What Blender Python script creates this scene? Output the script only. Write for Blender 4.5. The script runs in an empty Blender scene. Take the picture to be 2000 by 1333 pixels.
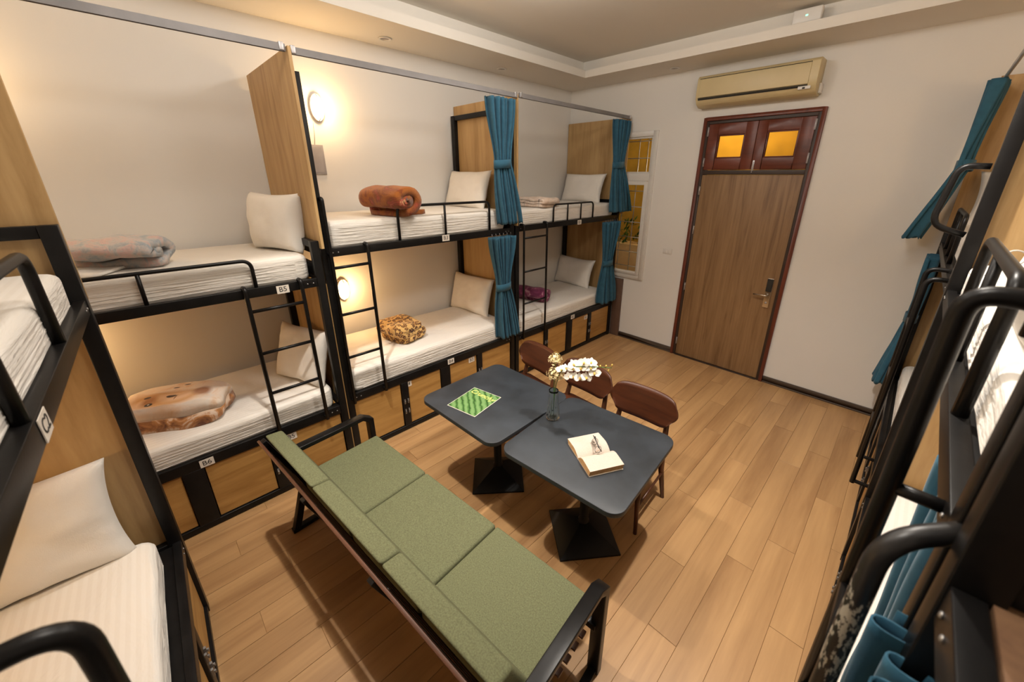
import bpy, bmesh, math, random
from math import sin, cos, pi, radians, sqrt, atan2
from mathutils import Vector, Matrix, noise
random.seed(7)
SC = bpy.context.scene
COL = SC.collection

# ------------------------------------------------------------------ camera
YAW, PITCH, ROLL, FPX = -0.78525, 0.34604, 0.004766, 751.2
fwd = Vector((sin(YAW)*cos(PITCH), cos(YAW)*cos(PITCH), -sin(PITCH)))
rgt = Vector((cos(YAW), -sin(YAW), 0)); upv = rgt.cross(fwd)
r2 = cos(ROLL)*rgt + sin(ROLL)*upv; u2 = -sin(ROLL)*rgt + cos(ROLL)*upv
cam = bpy.data.objects.new('camera', bpy.data.cameras.new('camera')); COL.objects.link(cam)
cam.matrix_world = Matrix.Translation((0, 0, 2.2)) @ Matrix((r2, u2, -fwd)).transposed().to_4x4()
cam.data.sensor_width = 36; cam.data.lens = FPX*36/2000
cam.data.shift_x = -20/2000; cam.data.shift_y = -50/2000; cam.data.clip_start = 0.02
cam.data.dof.use_dof = True; cam.data.dof.focus_distance = 2.6; cam.data.dof.aperture_fstop = 3.2
SC.camera = cam

# ------------------------------------------------------------------ world, lights, exposure
W = bpy.data.worlds.new('world'); SC.world = W; W.use_nodes = True
W.node_tree.nodes['Background'].inputs[0].default_value = (0.10, 0.12, 0.16, 1)
W.node_tree.nodes['Background'].inputs[1].default_value = 0.4
SC.view_settings.view_transform = 'Standard'; SC.view_settings.look = 'None'
SC.view_settings.gamma = 1.0; SC.view_settings.use_curve_mapping = False
SC.view_settings.exposure = 0.0

def light(name, loc, power, color, radius=0.04, kind='POINT', rot=None, size=None, cone=150, blend=0.9):
    d = bpy.data.lights.new(name, kind); d.energy = power; d.color = color
    if kind in ('POINT', 'SPOT'): d.shadow_soft_size = radius
    if kind == 'SPOT': d.spot_size = radians(cone); d.spot_blend = blend
    if kind == 'AREA': d.shape = 'DISK'; d.size = size
    o = bpy.data.objects.new(name, d); COL.objects.link(o); o.location = loc
    if rot: o.rotation_euler = rot
    return o
WARM = (1.0, 0.62, 0.27); MAIN = (1.0, 0.92, 0.82)
DOWN = [(-1.97, 0.52), (-0.50, 0.60), (-2.0, 2.15), (-0.48, 2.06)]
for (x, y), pw in zip(DOWN, ((290, 70), (40, 110), (40, 110), (310, 112))):
    light('downlight_beam', (x, y, 3.46), pw[0], MAIN, 0.03, 'SPOT', rot=(radians(11) if pw[1] == 70 else 0, 0, 0), cone=pw[1], blend=1.0); light('downlight_lamp', (x, y, 3.42), 33, (1.0, 0.94, 0.88), 0.18)
LAMPS = [(1.33, 2.735), (1.31, 1.165), (-0.62, 2.72), (-0.62, 1.15)]
for y, z in LAMPS: light('wall_lamp_glow', (-3.64, y, z), 8.0, WARM, 0.04)
light('wall_lamp_glow', (-1.75, -1.08, 1.25), 6.5, WARM, 0.04)
light('wall_lamp_glow', (-1.2, -1.08, 2.70), 1.5, WARM, 0.04)
light('wall_lamp_glow', (1.03, 1.30, 1.25), 5, WARM, 0.04)
light('wall_lamp_glow', (1.03, 3.25, 2.70), 7, WARM, 0.04)
light('corridor_lamp', (-2.0, 5.55, 2.9), 30, (1.0, 0.80, 0.50), 0.1)

# ------------------------------------------------------------------ materials
M = {}
def newmat(name):
    m = bpy.data.materials.new(name); m.use_nodes = True
    nt = m.node_tree; b = nt.nodes['Principled BSDF']; M[name] = m
    return m, nt, b
def tex_coord(nt, scale=(1, 1, 1), rnd=True, kind='Object'):
    tc = nt.nodes.new('ShaderNodeTexCoord'); mp = nt.nodes.new('ShaderNodeMapping')
    mp.inputs['Scale'].default_value = scale
    nt.links.new(tc.outputs[kind], mp.inputs['Vector'])
    if rnd:
        oi = nt.nodes.new('ShaderNodeObjectInfo'); mu = nt.nodes.new('ShaderNodeMath'); mu.operation = 'MULTIPLY'
        mu.inputs[1].default_value = 37.0; nt.links.new(oi.outputs['Random'], mu.inputs[0])
        nt.links.new(mu.outputs[0], mp.inputs['Location'])
    return mp.outputs[0]
def noise_node(nt, vec, scale, detail=4, rough=0.55, dist=0.0):
    n = nt.nodes.new('ShaderNodeTexNoise'); n.inputs['Scale'].default_value = scale
    n.inputs['Detail'].default_value = detail; n.inputs['Roughness'].default_value = rough
    n.inputs['Distortion'].default_value = dist
    nt.links.new(vec, n.inputs['Vector']); return n.outputs['Fac']
def ramp(nt, fac, stops):
    r = nt.nodes.new('ShaderNodeValToRGB'); e = r.color_ramp.elements
    while len(e) < len(stops): e.new(0.5)
    for i, (p, c) in enumerate(stops):
        e[i].position = p; e[i].color = (*c, 1) if len(c) == 3 else c
    nt.links.new(fac, r.inputs[0]); return r.outputs[0]
def bump(nt, b, h, strength=0.2, dist=0.01):
    n = nt.nodes.new('ShaderNodeBump'); n.inputs['Strength'].default_value = strength
    n.inputs['Distance'].default_value = dist
    nt.links.new(h, n.inputs['Height']); nt.links.new(n.outputs[0], b.inputs['Normal'])
def simple(name, col, rough=0.5, metal=0.0, nscale=0, var=0.12, bstr=0.0, bscale=None, sheen=0, coat=0, spec=None):
    m, nt, b = newmat(name)
    b.inputs['Roughness'].default_value = rough; b.inputs['Metallic'].default_value = metal
    if spec is not None: b.inputs['Specular IOR Level'].default_value = spec
    if sheen: b.inputs['Sheen Weight'].default_value = sheen
    if coat: b.inputs['Coat Weight'].default_value = coat; b.inputs['Coat Roughness'].default_value = 0.25
    v = tex_coord(nt)
    n = noise_node(nt, v, nscale or 6)
    lo = tuple(c*(1-var) for c in col); hi = tuple(min(1, c*(1+var)) for c in col)
    nt.links.new(ramp(nt, n, [(0.3, lo), (0.7, hi)]), b.inputs['Base Color'])
    if bstr: bump(nt, b, noise_node(nt, v, bscale or 40), bstr, 0.004)
    return m
def wood(name, dark, light_, axis='Z', scale=9, stretch=0.07, rough=0.45, bstr=0.08, dist=1.2, objvar=0.0):
    m, nt, b = newmat(name)
    s = [1.0, 1.0, 1.0]; s['XYZ'.index(axis)] = stretch
    v = tex_coord(nt, tuple(s))
    n1 = noise_node(nt, v, scale, 5, 0.6, dist); n2 = noise_node(nt, v, scale*6, 3, 0.6)
    mx = nt.nodes.new('ShaderNodeMath'); mx.operation = 'MULTIPLY_ADD'; mx.inputs[1].default_value = 0.3
    nt.links.new(n2, mx.inputs[0]); nt.links.new(n1, mx.inputs[2])
    mid = tuple((a+c)/2 for a, c in zip(dark, light_))
    col = ramp(nt, mx.outputs[0], [(0.45, dark), (0.62, mid), (0.85, light_)])
    if objvar:
        oi = nt.nodes.new('ShaderNodeObjectInfo'); hs = nt.nodes.new('ShaderNodeHueSaturation')
        mr = nt.nodes.new('ShaderNodeMapRange'); mr.inputs['To Min'].default_value = 1-objvar; mr.inputs['To Max'].default_value = 1+objvar
        nt.links.new(oi.outputs['Random'], mr.inputs[0]); nt.links.new(mr.outputs[0], hs.inputs['Value'])
        nt.links.new(col, hs.inputs['Color']); col = hs.outputs[0]
    nt.links.new(col, b.inputs['Base Color']); b.inputs['Roughness'].default_value = rough
    bump(nt, b, mx.outputs[0], bstr, 0.003)
    return m
simple('wall_paint', (0.74, 0.72, 0.68), 0.85, nscale=1.2, var=0.02, bstr=0.05, bscale=60)
simple('ceiling_paint', (0.74, 0.70, 0.63), 0.85, nscale=1.0, var=0.02)
simple('black_steel', (0.0065, 0.006, 0.006), 0.36, nscale=14, var=0.3, bstr=0.04, bscale=90, spec=0.24)
simple('bolt_steel', (0.35, 0.34, 0.33), 0.4, 0.8)
simple('white_plastic', (0.70, 0.68, 0.64), 0.4, var=0.03)
simple('cream_plastic', (0.60, 0.49, 0.27), 0.42, nscale=3, var=0.06)
simple('dark_gap', (0.02, 0.018, 0.015), 0.8)
simple('grey_plastic', (0.32, 0.30, 0.30), 0.5)
simple('table_slate', (0.021, 0.026, 0.033), 0.47, nscale=5, var=0.35, bstr=0.03, bscale=30)
simple('table_iron', (0.004, 0.004, 0.005), 0.45, nscale=20, var=0.2, spec=0.25)
simple('chrome', (0.62, 0.57, 0.5), 0.22, 1.0)
simple('aluminium', (0.50, 0.49, 0.50), 0.35, 0.7)
simple('track_grey', (0.20, 0.19, 0.19), 0.6, 0.0)
simple('window_pvc', (0.66, 0.64, 0.60), 0.35, var=0.03)
simple('ochre_plaster', (0.62, 0.38, 0.05), 0.9, nscale=3, var=0.2)
simple('cream_plaster', (0.75, 0.55, 0.30), 0.9, nscale=3, var=0.1)
simple('leaf_green', (0.05, 0.13, 0.02), 0.5, nscale=20, var=0.5)
simple('petal_white', (0.86, 0.83, 0.76), 0.6, nscale=30, var=0.04)
simple('petal_cream', (0.80, 0.66, 0.38), 0.65, nscale=30, var=0.12)
simple('petal_yellow', (0.65, 0.45, 0.10), 0.6, nscale=30, var=0.12)
simple('paper', (0.80, 0.66, 0.52), 0.85, nscale=40, var=0.03)
simple('page_edge', (0.62, 0.38, 0.17), 0.85, nscale=60, var=0.2)
simple('card_white', (0.72, 0.66, 0.58), 0.7, var=0.03)
simple('ink', (0.03, 0.028, 0.026), 0.7)
simple('skirting', (0.075, 0.055, 0.042), 0.4, var=0.1)
simple('baseboard_brown', (0.12, 0.07, 0.05), 0.5)
simple('print_yellow', (0.72, 0.76, 0.20), 0.6)
simple('chair_brown', (0.035, 0.02, 0.014), 0.5)
wood('plywood', (0.33, 0.19, 0.068), (0.52, 0.345, 0.155), 'Z', 7, 0.10, 0.5)
wood('plywood_long', (0.30, 0.145, 0.035), (0.50, 0.28, 0.085), 'X', 7, 0.12, 0.45)
wood('edge_wood', (0.13, 0.065, 0.035), (0.22, 0.12, 0.06), 'Z', 12, 0.1, 0.6)
wood('floor_wood', (0.31, 0.165, 0.068), (0.48, 0.285, 0.125), 'Y', 6, 0.07, 0.42, 0.03, 0.6, 0.05)
wood('chair_wood', (0.036, 0.009, 0.004), (0.080, 0.021, 0.007), 'X', 9, 0.12, 0.40, 0.04)
wood('leg_wood', (0.045, 0.015, 0.008), (0.10, 0.033, 0.014), 'Z', 14, 0.12, 0.35, 0.04)
wood('mahogany', (0.080, 0.017, 0.008), (0.16, 0.036, 0.017), 'X', 8, 0.12, 0.38, 0.05)
wood('mahogany_up', (0.080, 0.017, 0.008), (0.16, 0.036, 0.017), 'Z', 8, 0.12, 0.38, 0.05)
wood('door_laminate', (0.165, 0.088, 0.036), (0.32, 0.19, 0.088), 'Z', 13, 0.045, 0.5, 0.06, 1.6)
wood('slat_wood', (0.045, 0.016, 0.008), (0.11, 0.04, 0.018), 'X', 9, 0.1, 0.45)

def fabric(name, col, rough=0.9, weave=220, bstr=0.25, var=0.15, nscale=60, fold=0.0, foldscale=5, sheen=0.2):
    m, nt, b = newmat(name)
    b.inputs['Roughness'].default_value = rough; b.inputs['Sheen Weight'].default_value = sheen
    b.inputs['Specular IOR Level'].default_value = 0.15
    v = tex_coord(nt)
    n = noise_node(nt, v, nscale, 3)
    lo = tuple(c*(1-var) for c in col); hi = tuple(min(1, c*(1+var)) for c in col)
    nt.links.new(ramp(nt, n, [(0.3, lo), (0.7, hi)]), b.inputs['Base Color'])
    w = noise_node(nt, v, weave, 2)
    if fold:
        f = noise_node(nt, v, foldscale, 3, 0.5, 0.6)
        mx = nt.nodes.new('ShaderNodeMath'); mx.operation = 'MULTIPLY_ADD'; mx.inputs[1].default_value = fold
        nt.links.new(f, mx.inputs[0]); nt.links.new(w, mx.inputs[2]); w = mx.outputs[0]
    bump(nt, b, w, bstr, 0.004)
    return m
fabric('green_felt', (0.125, 0.130, 0.070), 0.95, 260, 0.3, 0.22, 170, sheen=0.0)
fabric('curtain_blue', (0.030, 0.105, 0.165), 0.8, 300, 0.1, 0.12, 20, sheen=0.15)
fabric('pillow_cotton', (0.78, 0.74, 0.68), 0.9, 250, 0.3, 0.02, 10, 4.0, 9)
fabric('quilt_back', (0.70, 0.66, 0.60), 0.9, 80, 0.3, 0.05, 20)
def sheet_mat():
    # white cotton sheet with woven satin stripes along the bed, pleats where it is tucked in
    m, nt, b = newmat('bed_sheet')
    b.inputs['Roughness'].default_value = 0.85; b.inputs['Sheen Weight'].default_value = 0.15
    b.inputs['Specular IOR Level'].default_value = 0.2
    v = tex_coord(nt, (1, 1, 1), False)
    w = nt.nodes.new('ShaderNodeTexWave'); w.bands_direction = 'Y'; w.inputs['Scale'].default_value = 11
    w.inputs['Distortion'].default_value = 0.2; nt.links.new(v, w.inputs['Vector'])
    nt.links.new(ramp(nt, w.outputs['Fac'], [(0.3, (0.735, 0.695, 0.635)), (0.7, (0.765, 0.73, 0.675))]), b.inputs['Base Color'])
    v2 = tex_coord(nt, (0.5, 0.9, 8), True)
    n = noise_node(nt, v2, 6, 4, 0.6, 0.8); bump(nt, b, n, 0.5, 0.02)
sheet_mat()
def leopard(name, base, mid, spot, sc):
    m, nt, b = newmat(name); b.inputs['Roughness'].default_value = 0.95; b.inputs['Sheen Weight'].default_value = 0.15
    v = tex_coord(nt, (1, 1, 1), False)
    d = noise_node(nt, v, sc*0.8, 2)
    va = nt.nodes.new('ShaderNodeVectorMath'); va.operation = 'MULTIPLY_ADD'; va.inputs[1].default_value = (0.035,)*3
    nt.links.new(d, va.inputs[0]); nt.links.new(v, va.inputs[2])
    vo = nt.nodes.new('ShaderNodeTexVoronoi'); vo.inputs['Scale'].default_value = sc; nt.links.new(va.outputs[0], vo.inputs['Vector'])
    c = ramp(nt, vo.outputs['Distance'], [(0.0, mid), (0.22, mid), (0.28, spot), (0.46, spot), (0.52, base)])
    nt.links.new(c, b.inputs['Base Color']); bump(nt, b, noise_node(nt, v, 120, 2), 0.4, 0.004)
leopard('leopard_print', (0.62, 0.38, 0.13), (0.42, 0.20, 0.05), (0.085, 0.03, 0.01), 32)
leopard('leopard_print_large', (0.60, 0.36, 0.16), (0.60, 0.36, 0.16), (0.05, 0.018, 0.01), 17)
def blotch(name, stops, sc, dist=1.5, rough=0.95):
    m, nt, b = newmat(name); b.inputs['Roughness'].default_value = rough; b.inputs['Sheen Weight'].default_value = 0.2
    v = tex_coord(nt, (1, 1, 1), False)
    nt.links.new(ramp(nt, noise_node(nt, v, sc, 4, 0.6, dist), stops), b.inputs['Base Color'])
    bump(nt, b, noise_node(nt, v, 70, 3), 0.5, 0.006)
blotch('brown_plush', [(0.42, (0.33, 0.10, 0.012)), (0.54, (0.20, 0.050, 0.010)), (0.62, (0.36, 0.06, 0.03)), (0.70, (0.60, 0.38, 0.18))], 6)
blotch('plum_plush', [(0.42, (0.15, 0.02, 0.07)), (0.55, (0.24, 0.04, 0.11)), (0.66, (0.55, 0.32, 0.36))], 9)
blotch('beige_plush', [(0.40, (0.62, 0.48, 0.38)), (0.55, (0.72, 0.60, 0.50)), (0.68, (0.22, 0.16, 0.13))], 9)
blotch('faded_quilt', [(0.38, (0.30, 0.34, 0.37)), (0.50, (0.46, 0.42, 0.39)), (0.60, (0.55, 0.38, 0.34)), (0.72, (0.32, 0.37, 0.38))], 13, 1.0)
def puppy_mat():
    m, nt, b = newmat('puppy_print'); b.inputs['Roughness'].default_value = 0.9; b.inputs['Sheen Weight'].default_value = 0.15
    v = tex_coord(nt, (1, 1, 1), False)
    n = noise_node(nt, v, 7, 4, 0.6, 1.2)
    col = ramp(nt, n, [(0.35, (0.78, 0.70, 0.62)), (0.5, (0.80, 0.66, 0.54)), (0.65, (0.72, 0.50, 0.33))])
    tc = v
    def spot(cx, cy, sx, sy, c, soft, col):
        mp = nt.nodes.new('ShaderNodeMapping'); mp.vector_type = 'POINT'
        mp.inputs['Location'].default_value = (-cx/sx, -cy/sy, 0); mp.inputs['Scale'].default_value = (1/sx, 1/sy, 0)
        nt.links.new(tc, mp.inputs['Vector'])
        ad = nt.nodes.new('ShaderNodeVectorMath'); ad.operation = 'LENGTH'; nt.links.new(mp.outputs[0], ad.inputs[0])
        mr = nt.nodes.new('ShaderNodeMapRange'); mr.inputs['From Min'].default_value = 1+soft; mr.inputs['From Max'].default_value = 1-soft
        nt.links.new(ad.outputs['Value'], mr.inputs[0])
        mx = nt.nodes.new('ShaderNodeMixRGB'); mx.inputs[2].default_value = (*c, 1)
        nt.links.new(mr.outputs[0], mx.inputs[0]); nt.links.new(col, mx.inputs[1]); return mx.outputs[0]
    for a in [(-0.02, -0.035, 0.19, 0.095, (0.56, 0.31, 0.13), 0.22), (0.03, -0.02, 0.095, 0.060, (0.74, 0.50, 0.31), 0.3),
              (-0.13, -0.075, 0.045, 0.04, (0.74, 0.52, 0.36), 0.5), (-0.10, -0.05, 0.035, 0.05, (0.36, 0.16, 0.06), 0.5), (0.160, 0.01, 0.042, 0.055, (0.36, 0.17, 0.09), 0.35),
              (0.005, -0.018, 0.026, 0.019, (0.035, 0.015, 0.012), 0.08), (0.035, -0.035, 0.003, 0.03, (0.12, 0.05, 0.03), 0.3), (-0.125, -0.008, 0.019, 0.012, (0.06, 0.03, 0.02), 0.12),
              (-0.085, -0.090, 0.020, 0.017, (0.02, 0.012, 0.01), 0.1), (-0.087, -0.086, 0.006, 0.005, (0.6, 0.6, 0.6), 0.2),
              (-0.02, 0.105, 0.018, 0.006, (0.07, 0.05, 0.04), 0.2), (0.035, 0.125, 0.018, 0.006, (0.07, 0.05, 0.04), 0.2)]:
        col = spot(*a, col)
    sx = nt.nodes.new('ShaderNodeSeparateXYZ'); nt.links.new(v, sx.inputs[0])
    mr = nt.nodes.new('ShaderNodeMapRange'); mr.inputs['From Min'].default_value = .100; mr.inputs['From Max'].default_value = .088
    nt.links.new(sx.outputs['Z'], mr.inputs[0]); mx = nt.nodes.new('ShaderNodeMixRGB'); nt.links.new(mr.outputs[0], mx.inputs[0])
    nt.links.new(col, mx.inputs[1]); nt.links.new(ramp(nt, n, [(0.4, (0.16, 0.055, 0.02)), (0.55, (0.50, 0.22, 0.07)), (0.62, (0.72, 0.55, 0.42))]), mx.inputs[2])
    nt.links.new(mx.outputs[0], b.inputs['Base Color'])
    bump(nt, b, noise_node(nt, v, 9, 3), 0.6, 0.02)
puppy_mat()
def leaflet_mat():
    m, nt, b = newmat('leaflet_print'); b.inputs['Roughness'].default_value = 0.3
    v = tex_coord(nt, (1, 1, 1), False)
    w = nt.nodes.new('ShaderNodeTexWave'); w.bands_direction = 'DIAGONAL'; w.inputs['Scale'].default_value = 11
    w.inputs['Distortion'].default_value = 2.5; w.inputs['Detail Scale'].default_value = 2; nt.links.new(v, w.inputs['Vector'])
    n = noise_node(nt, v, 90, 2)
    mx = nt.nodes.new('ShaderNodeMath'); mx.operation = 'MULTIPLY_ADD'; mx.inputs[1].default_value = 0.35
    nt.links.new(n, mx.inputs[0]); nt.links.new(w.outputs['Fac'], mx.inputs[2])
    nt.links.new(ramp(nt, mx.outputs[0], [(0.15, (0.02, 0.06, 0.015)), (0.35, (0.07, 0.17, 0.045)), (1.0, (0.15, 0.27, 0.10))]), b.inputs['Base Color'])
leaflet_mat()
def text_page():
    m, nt, b = newmat('printed_page'); b.inputs['Roughness'].default_value = 0.9
    v = tex_coord(nt, (1, 1, 1), False)
    w = nt.nodes.new('ShaderNodeTexWave'); w.bands_direction = 'Y'; w.inputs['Scale'].default_value = 45; nt.links.new(v, w.inputs['Vector'])
    n = noise_node(nt, v, 260, 2)
    mx = nt.nodes.new('ShaderNodeMath'); mx.operation = 'MULTIPLY'; nt.links.new(n, mx.inputs[0]); nt.links.new(w.outputs['Fac'], mx.inputs[1])
    nt.links.new(ramp(nt, mx.outputs[0], [(0.25, (0.56, 0.475, 0.405)), (0.5, (0.42, 0.355, 0.30))]), b.inputs['Base Color'])
text_page()
def glass_mat(name, col, rough=0.0, trans=1.0, ior=1.45):
    m, nt, b = newmat(name); b.inputs['Base Color'].default_value = (*col, 1)
    b.inputs['Transmission Weight'].default_value = trans; b.inputs['Roughness'].default_value = rough; b.inputs['IOR'].default_value = ior
glass_mat('vase_glass', (0.97, 1.0, 0.97), 0.03, 1.0, 1.28)
glass_mat('lens_glass', (0.95, 0.95, 0.95))
glass_mat('window_glass', (0.95, 0.97, 0.95), 0.0, 1.0, 1.05)
glass_mat('amber_glass', (1.0, 0.90, 0.62), 0.18, 1.0, 1.1)
def emit(name, col, s):
    m, nt, b = newmat(name); b.inputs['Base Color'].default_value = (*col, 1)
    b.inputs['Emission Color'].default_value = (*col, 1); b.inputs['Emission Strength'].default_value = s
emit('lamp_glow', (1.0, 0.80, 0.50), 14); emit('led_green', (0.3, 1.0, 0.6), 1.5)
def chipped():
    m, nt, b = newmat('chipped_steel'); b.inputs['Roughness'].default_value = 0.4
    v = tex_coord(nt, (3.2, 3.2, 1), False)
    n = noise_node(nt, v, 42, 5, 0.65)
    sx = nt.nodes.new('ShaderNodeSeparateXYZ'); tc = nt.nodes.new('ShaderNodeTexCoord'); nt.links.new(tc.outputs['Object'], sx.inputs[0])
    def band(lo, hi):
        mr = nt.nodes.new('ShaderNodeMapRange'); mr.inputs['From Min'].default_value = lo; mr.inputs['From Max'].default_value = hi
        nt.links.new(sx.outputs['Z'], mr.inputs[0]); return mr.outputs[0]
    mu = nt.nodes.new('ShaderNodeMath'); mu.operation = 'MULTIPLY'
    nt.links.new(band(1.36, 1.47), mu.inputs[0]); nt.links.new(band(1.70, 1.60), mu.inputs[1])
    ad = nt.nodes.new('ShaderNodeMath'); ad.operation = 'MULTIPLY_ADD'; ad.inputs[1].default_value = 0.215
    nt.links.new(mu.outputs[0], ad.inputs[0]); nt.links.new(n, ad.inputs[2])
    nt.links.new(ramp(nt, ad.outputs[0], [(0.72, (0.012, 0.011, 0.011)), (0.74, (0.42, 0.40, 0.34))]), b.inputs['Base Color'])
chipped()

# ------------------------------------------------------------------ mesh helpers
class MB:
    def __init__(s): s.v = []; s.f = []; s.sm = []
    def add(s, vs, fs, smooth=False):
        o = len(s.v); s.v += [tuple(p) for p in vs]; s.f += [tuple(i+o for i in f) for f in fs]; s.sm += [smooth]*len(fs); return s
    def box(s, x0, x1, y0, y1, z0, z1):
        if x0 > x1: x0, x1 = x1, x0
        if y0 > y1: y0, y1 = y1, y0
        if z0 > z1: z0, z1 = z1, z0
        v = [(x0,y0,z0),(x1,y0,z0),(x1,y1,z0),(x0,y1,z0),(x0,y0,z1),(x1,y0,z1),(x1,y1,z1),(x0,y1,z1)]
        return s.add(v, [(0,3,2,1),(4,5,6,7),(0,1,5,4),(1,2,6,5),(2,3,7,6),(3,0,4,7)])
    def beam(s, a, b, w, h, up=(0,0,1)):
        a, b = Vector(a), Vector(b); d = (b-a).normalized(); u = Vector(up)
        r = d.cross(u).normalized(); u = r.cross(d)
        v = []
        for p in (a, b):
            for i, j in ((-1,-1),(1,-1),(1,1),(-1,1)): v.append(p + r*i*w/2 + u*j*h/2)
        return s.add(v, [(0,1,2,3),(7,6,5,4),(0,4,5,1),(1,5,6,2),(2,6,7,3),(3,7,4,0)])
    def tube(s, pts, r, n=10, corner=0.0, cs=5, closed=False, rads=None):
        P = [Vector(p) for p in pts]
        if corner:
            Q = [P[0]]
            for i in range(1, len(P)-1):
                a = (P[i-1]-P[i]); b = (P[i+1]-P[i]); c = min(corner, a.length*0.49, b.length*0.49)
                a = P[i]+a.normalized()*c; b = P[i]+b.normalized()*c
                for k in range(cs+1):
                    t = k/cs; Q.append((1-t)**2*a + 2*t*(1-t)*P[i] + t*t*b)
            Q.append(P[-1]); P = Q
        R = rads or [r]*len(P)
        m = len(P); vs = []; prev = None
        for i in range(m):
            if closed: d = P[(i+1) % m]-P[i-1]
            else: d = P[min(i+1, m-1)]-P[max(i-1, 0)]
            d.normalize()
            if prev is None:
                u = d.cross(Vector((0,0,1)));
                if u.length < 0.1: u = d.cross(Vector((0,1,0)))
                u.normalize()
            else:
                u = prev - d*prev.dot(d); u.normalize()
            prev = u; w = d.cross(u)
            for k in range(n):
                a = 2*pi*k/n; vs.append(P[i] + (u*cos(a)+w*sin(a))*R[i])
        fs = []
        for i in range(m if closed else m-1):
            for k in range(n):
                a = i*n+k; b = i*n+(k+1) % n; c = ((i+1) % m)*n; fs.append((a, b, c+(k+1) % n, c+k))
        s.add(vs, fs, True)
        if not closed:
            o = len(s.v)-len(vs)
            s.f += [tuple(o+k for k in range(n))[::-1], tuple(o+(m-1)*n+k for k in range(n))]; s.sm += [False, False]
        return s
    def lathe(s, prof, n=28, c=(0,0,0), axis='Z'):
        vs = []
        for r, z in prof:
            for k in range(n):
                a = 2*pi*k/n; x, y = r*cos(a), r*sin(a)
                p = (x, y, z) if axis == 'Z' else ((z, x, y) if axis == 'X' else (x, z, y))
                vs.append((p[0]+c[0], p[1]+c[1], p[2]+c[2]))
        fs = [(i*n+k, i*n+(k+1) % n, (i+1)*n+(k+1) % n, (i+1)*n+k) for i in range(len(prof)-1) for k in range(n)]
        return s.add(vs, fs, True)
    def prism(s, poly, z0, z1, tf=None):
        n = len(poly); tf = tf or (lambda x, y, z: (x, y, z))
        v = [tf(x, y, z0) for x, y in poly] + [tf(x, y, z1) for x, y in poly]
        return s.add(v, [tuple(range(n))[::-1], tuple(range(n, 2*n))] + [(i, (i+1) % n, n+(i+1) % n, n+i) for i in range(n)])
    def ell(s, c, r, n=12, m=8):
        vs = []; 
        for i in range(m+1):
            t = pi*i/m
            for k in range(n):
                a = 2*pi*k/n; vs.append((c[0]+r[0]*sin(t)*cos(a), c[1]+r[1]*sin(t)*sin(a), c[2]+r[2]*cos(t)))
        return s.add(vs, [(i*n+k, (i+1)*n+k, (i+1)*n+(k+1) % n, i*n+(k+1) % n) for i in range(m) for k in range(n)], True)
    def mesh(s, name, bevel=0.0, segs=2):
        me = bpy.data.meshes.new(name); me.from_pydata([tuple(p) for p in s.v], [], s.f)
        me.polygons.foreach_set('use_smooth', s.sm); me.validate()
        if bevel:
            bm = bmesh.new(); bm.from_mesh(me)
            bmesh.ops.remove_doubles(bm, verts=bm.verts, dist=1e-6)
            bmesh.ops.recalc_face_normals(bm, faces=bm.faces)
            ed = [e for e in bm.edges if len(e.link_faces) == 2 and e.calc_face_angle(0) > 0.6]
            bmesh.ops.bevel(bm, geom=ed, offset=bevel, segments=segs, profile=0.6, affect='EDGES', clamp_overlap=True)
            for f in bm.faces: f.smooth = segs > 1
            bm.to_mesh(me); bm.free()
        else:
            bm = bmesh.new(); bm.from_mesh(me); bmesh.ops.recalc_face_normals(bm, faces=bm.faces); bm.to_mesh(me); bm.free()
        return me
def obj(name, mb, mat, parent=None, bevel=0.0, segs=2, loc=None, rot=None, label=None):
    me = mb.mesh(name, bevel, segs) if isinstance(mb, MB) else mb
    if mat and not me.materials: me.materials.append(M[mat])
    o = bpy.data.objects.new(name, me); COL.objects.link(o)
    if parent: o.parent = parent
    if loc: o.location = loc
    if rot: o.rotation_euler = rot
    if label: o['label'] = label
    return o
def tag(o, label, cat, group=None, kind=None):
    o['label'] = label; o['category'] = cat
    if group: o['group'] = group
    if kind: o['kind'] = kind
    return o
def thing(name, label, cat, loc=(0,0,0), rotz=0.0, group=None):
    o = bpy.data.objects.new(name, None); COL.objects.link(o); o.location = loc; o.rotation_euler = (0, 0, rotz)
    o.empty_display_size = 0.05
    return tag(o, label, cat, group)
def struct(name, mb, mat, label, cat, bevel=0.0):
    return tag(obj(name, mb, mat, None, bevel), label, cat, None, 'structure')
def text_mesh(txt, size, name='lettering', extrude=0.0004, font_shear=0.0):
    cu = bpy.data.curves.new(name, 'FONT'); cu.body = txt; cu.size = size; cu.align_x = 'CENTER'; cu.align_y = 'CENTER'
    cu.extrude = extrude; cu.shear = font_shear; cu.resolution_u = 3
    o = bpy.data.objects.new(name, cu); COL.objects.link(o)
    me = bpy.data.meshes.new_from_object(o.evaluated_get(bpy.context.evaluated_depsgraph_get()))
    me.name = name; bpy.data.objects.remove(o); bpy.data.curves.remove(cu); return me
def rrect(w, h, r, n=6):
    p = []
    for cx, cy, a0 in ((w/2-r, h/2-r, 0), (-w/2+r, h/2-r, pi/2), (-w/2+r, -h/2+r, pi), (w/2-r, -h/2+r, 3*pi/2)):
        for k in range(n+1): a = a0+pi/2*k/n; p.append((cx+r*cos(a), cy+r*sin(a)))
    return p

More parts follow.
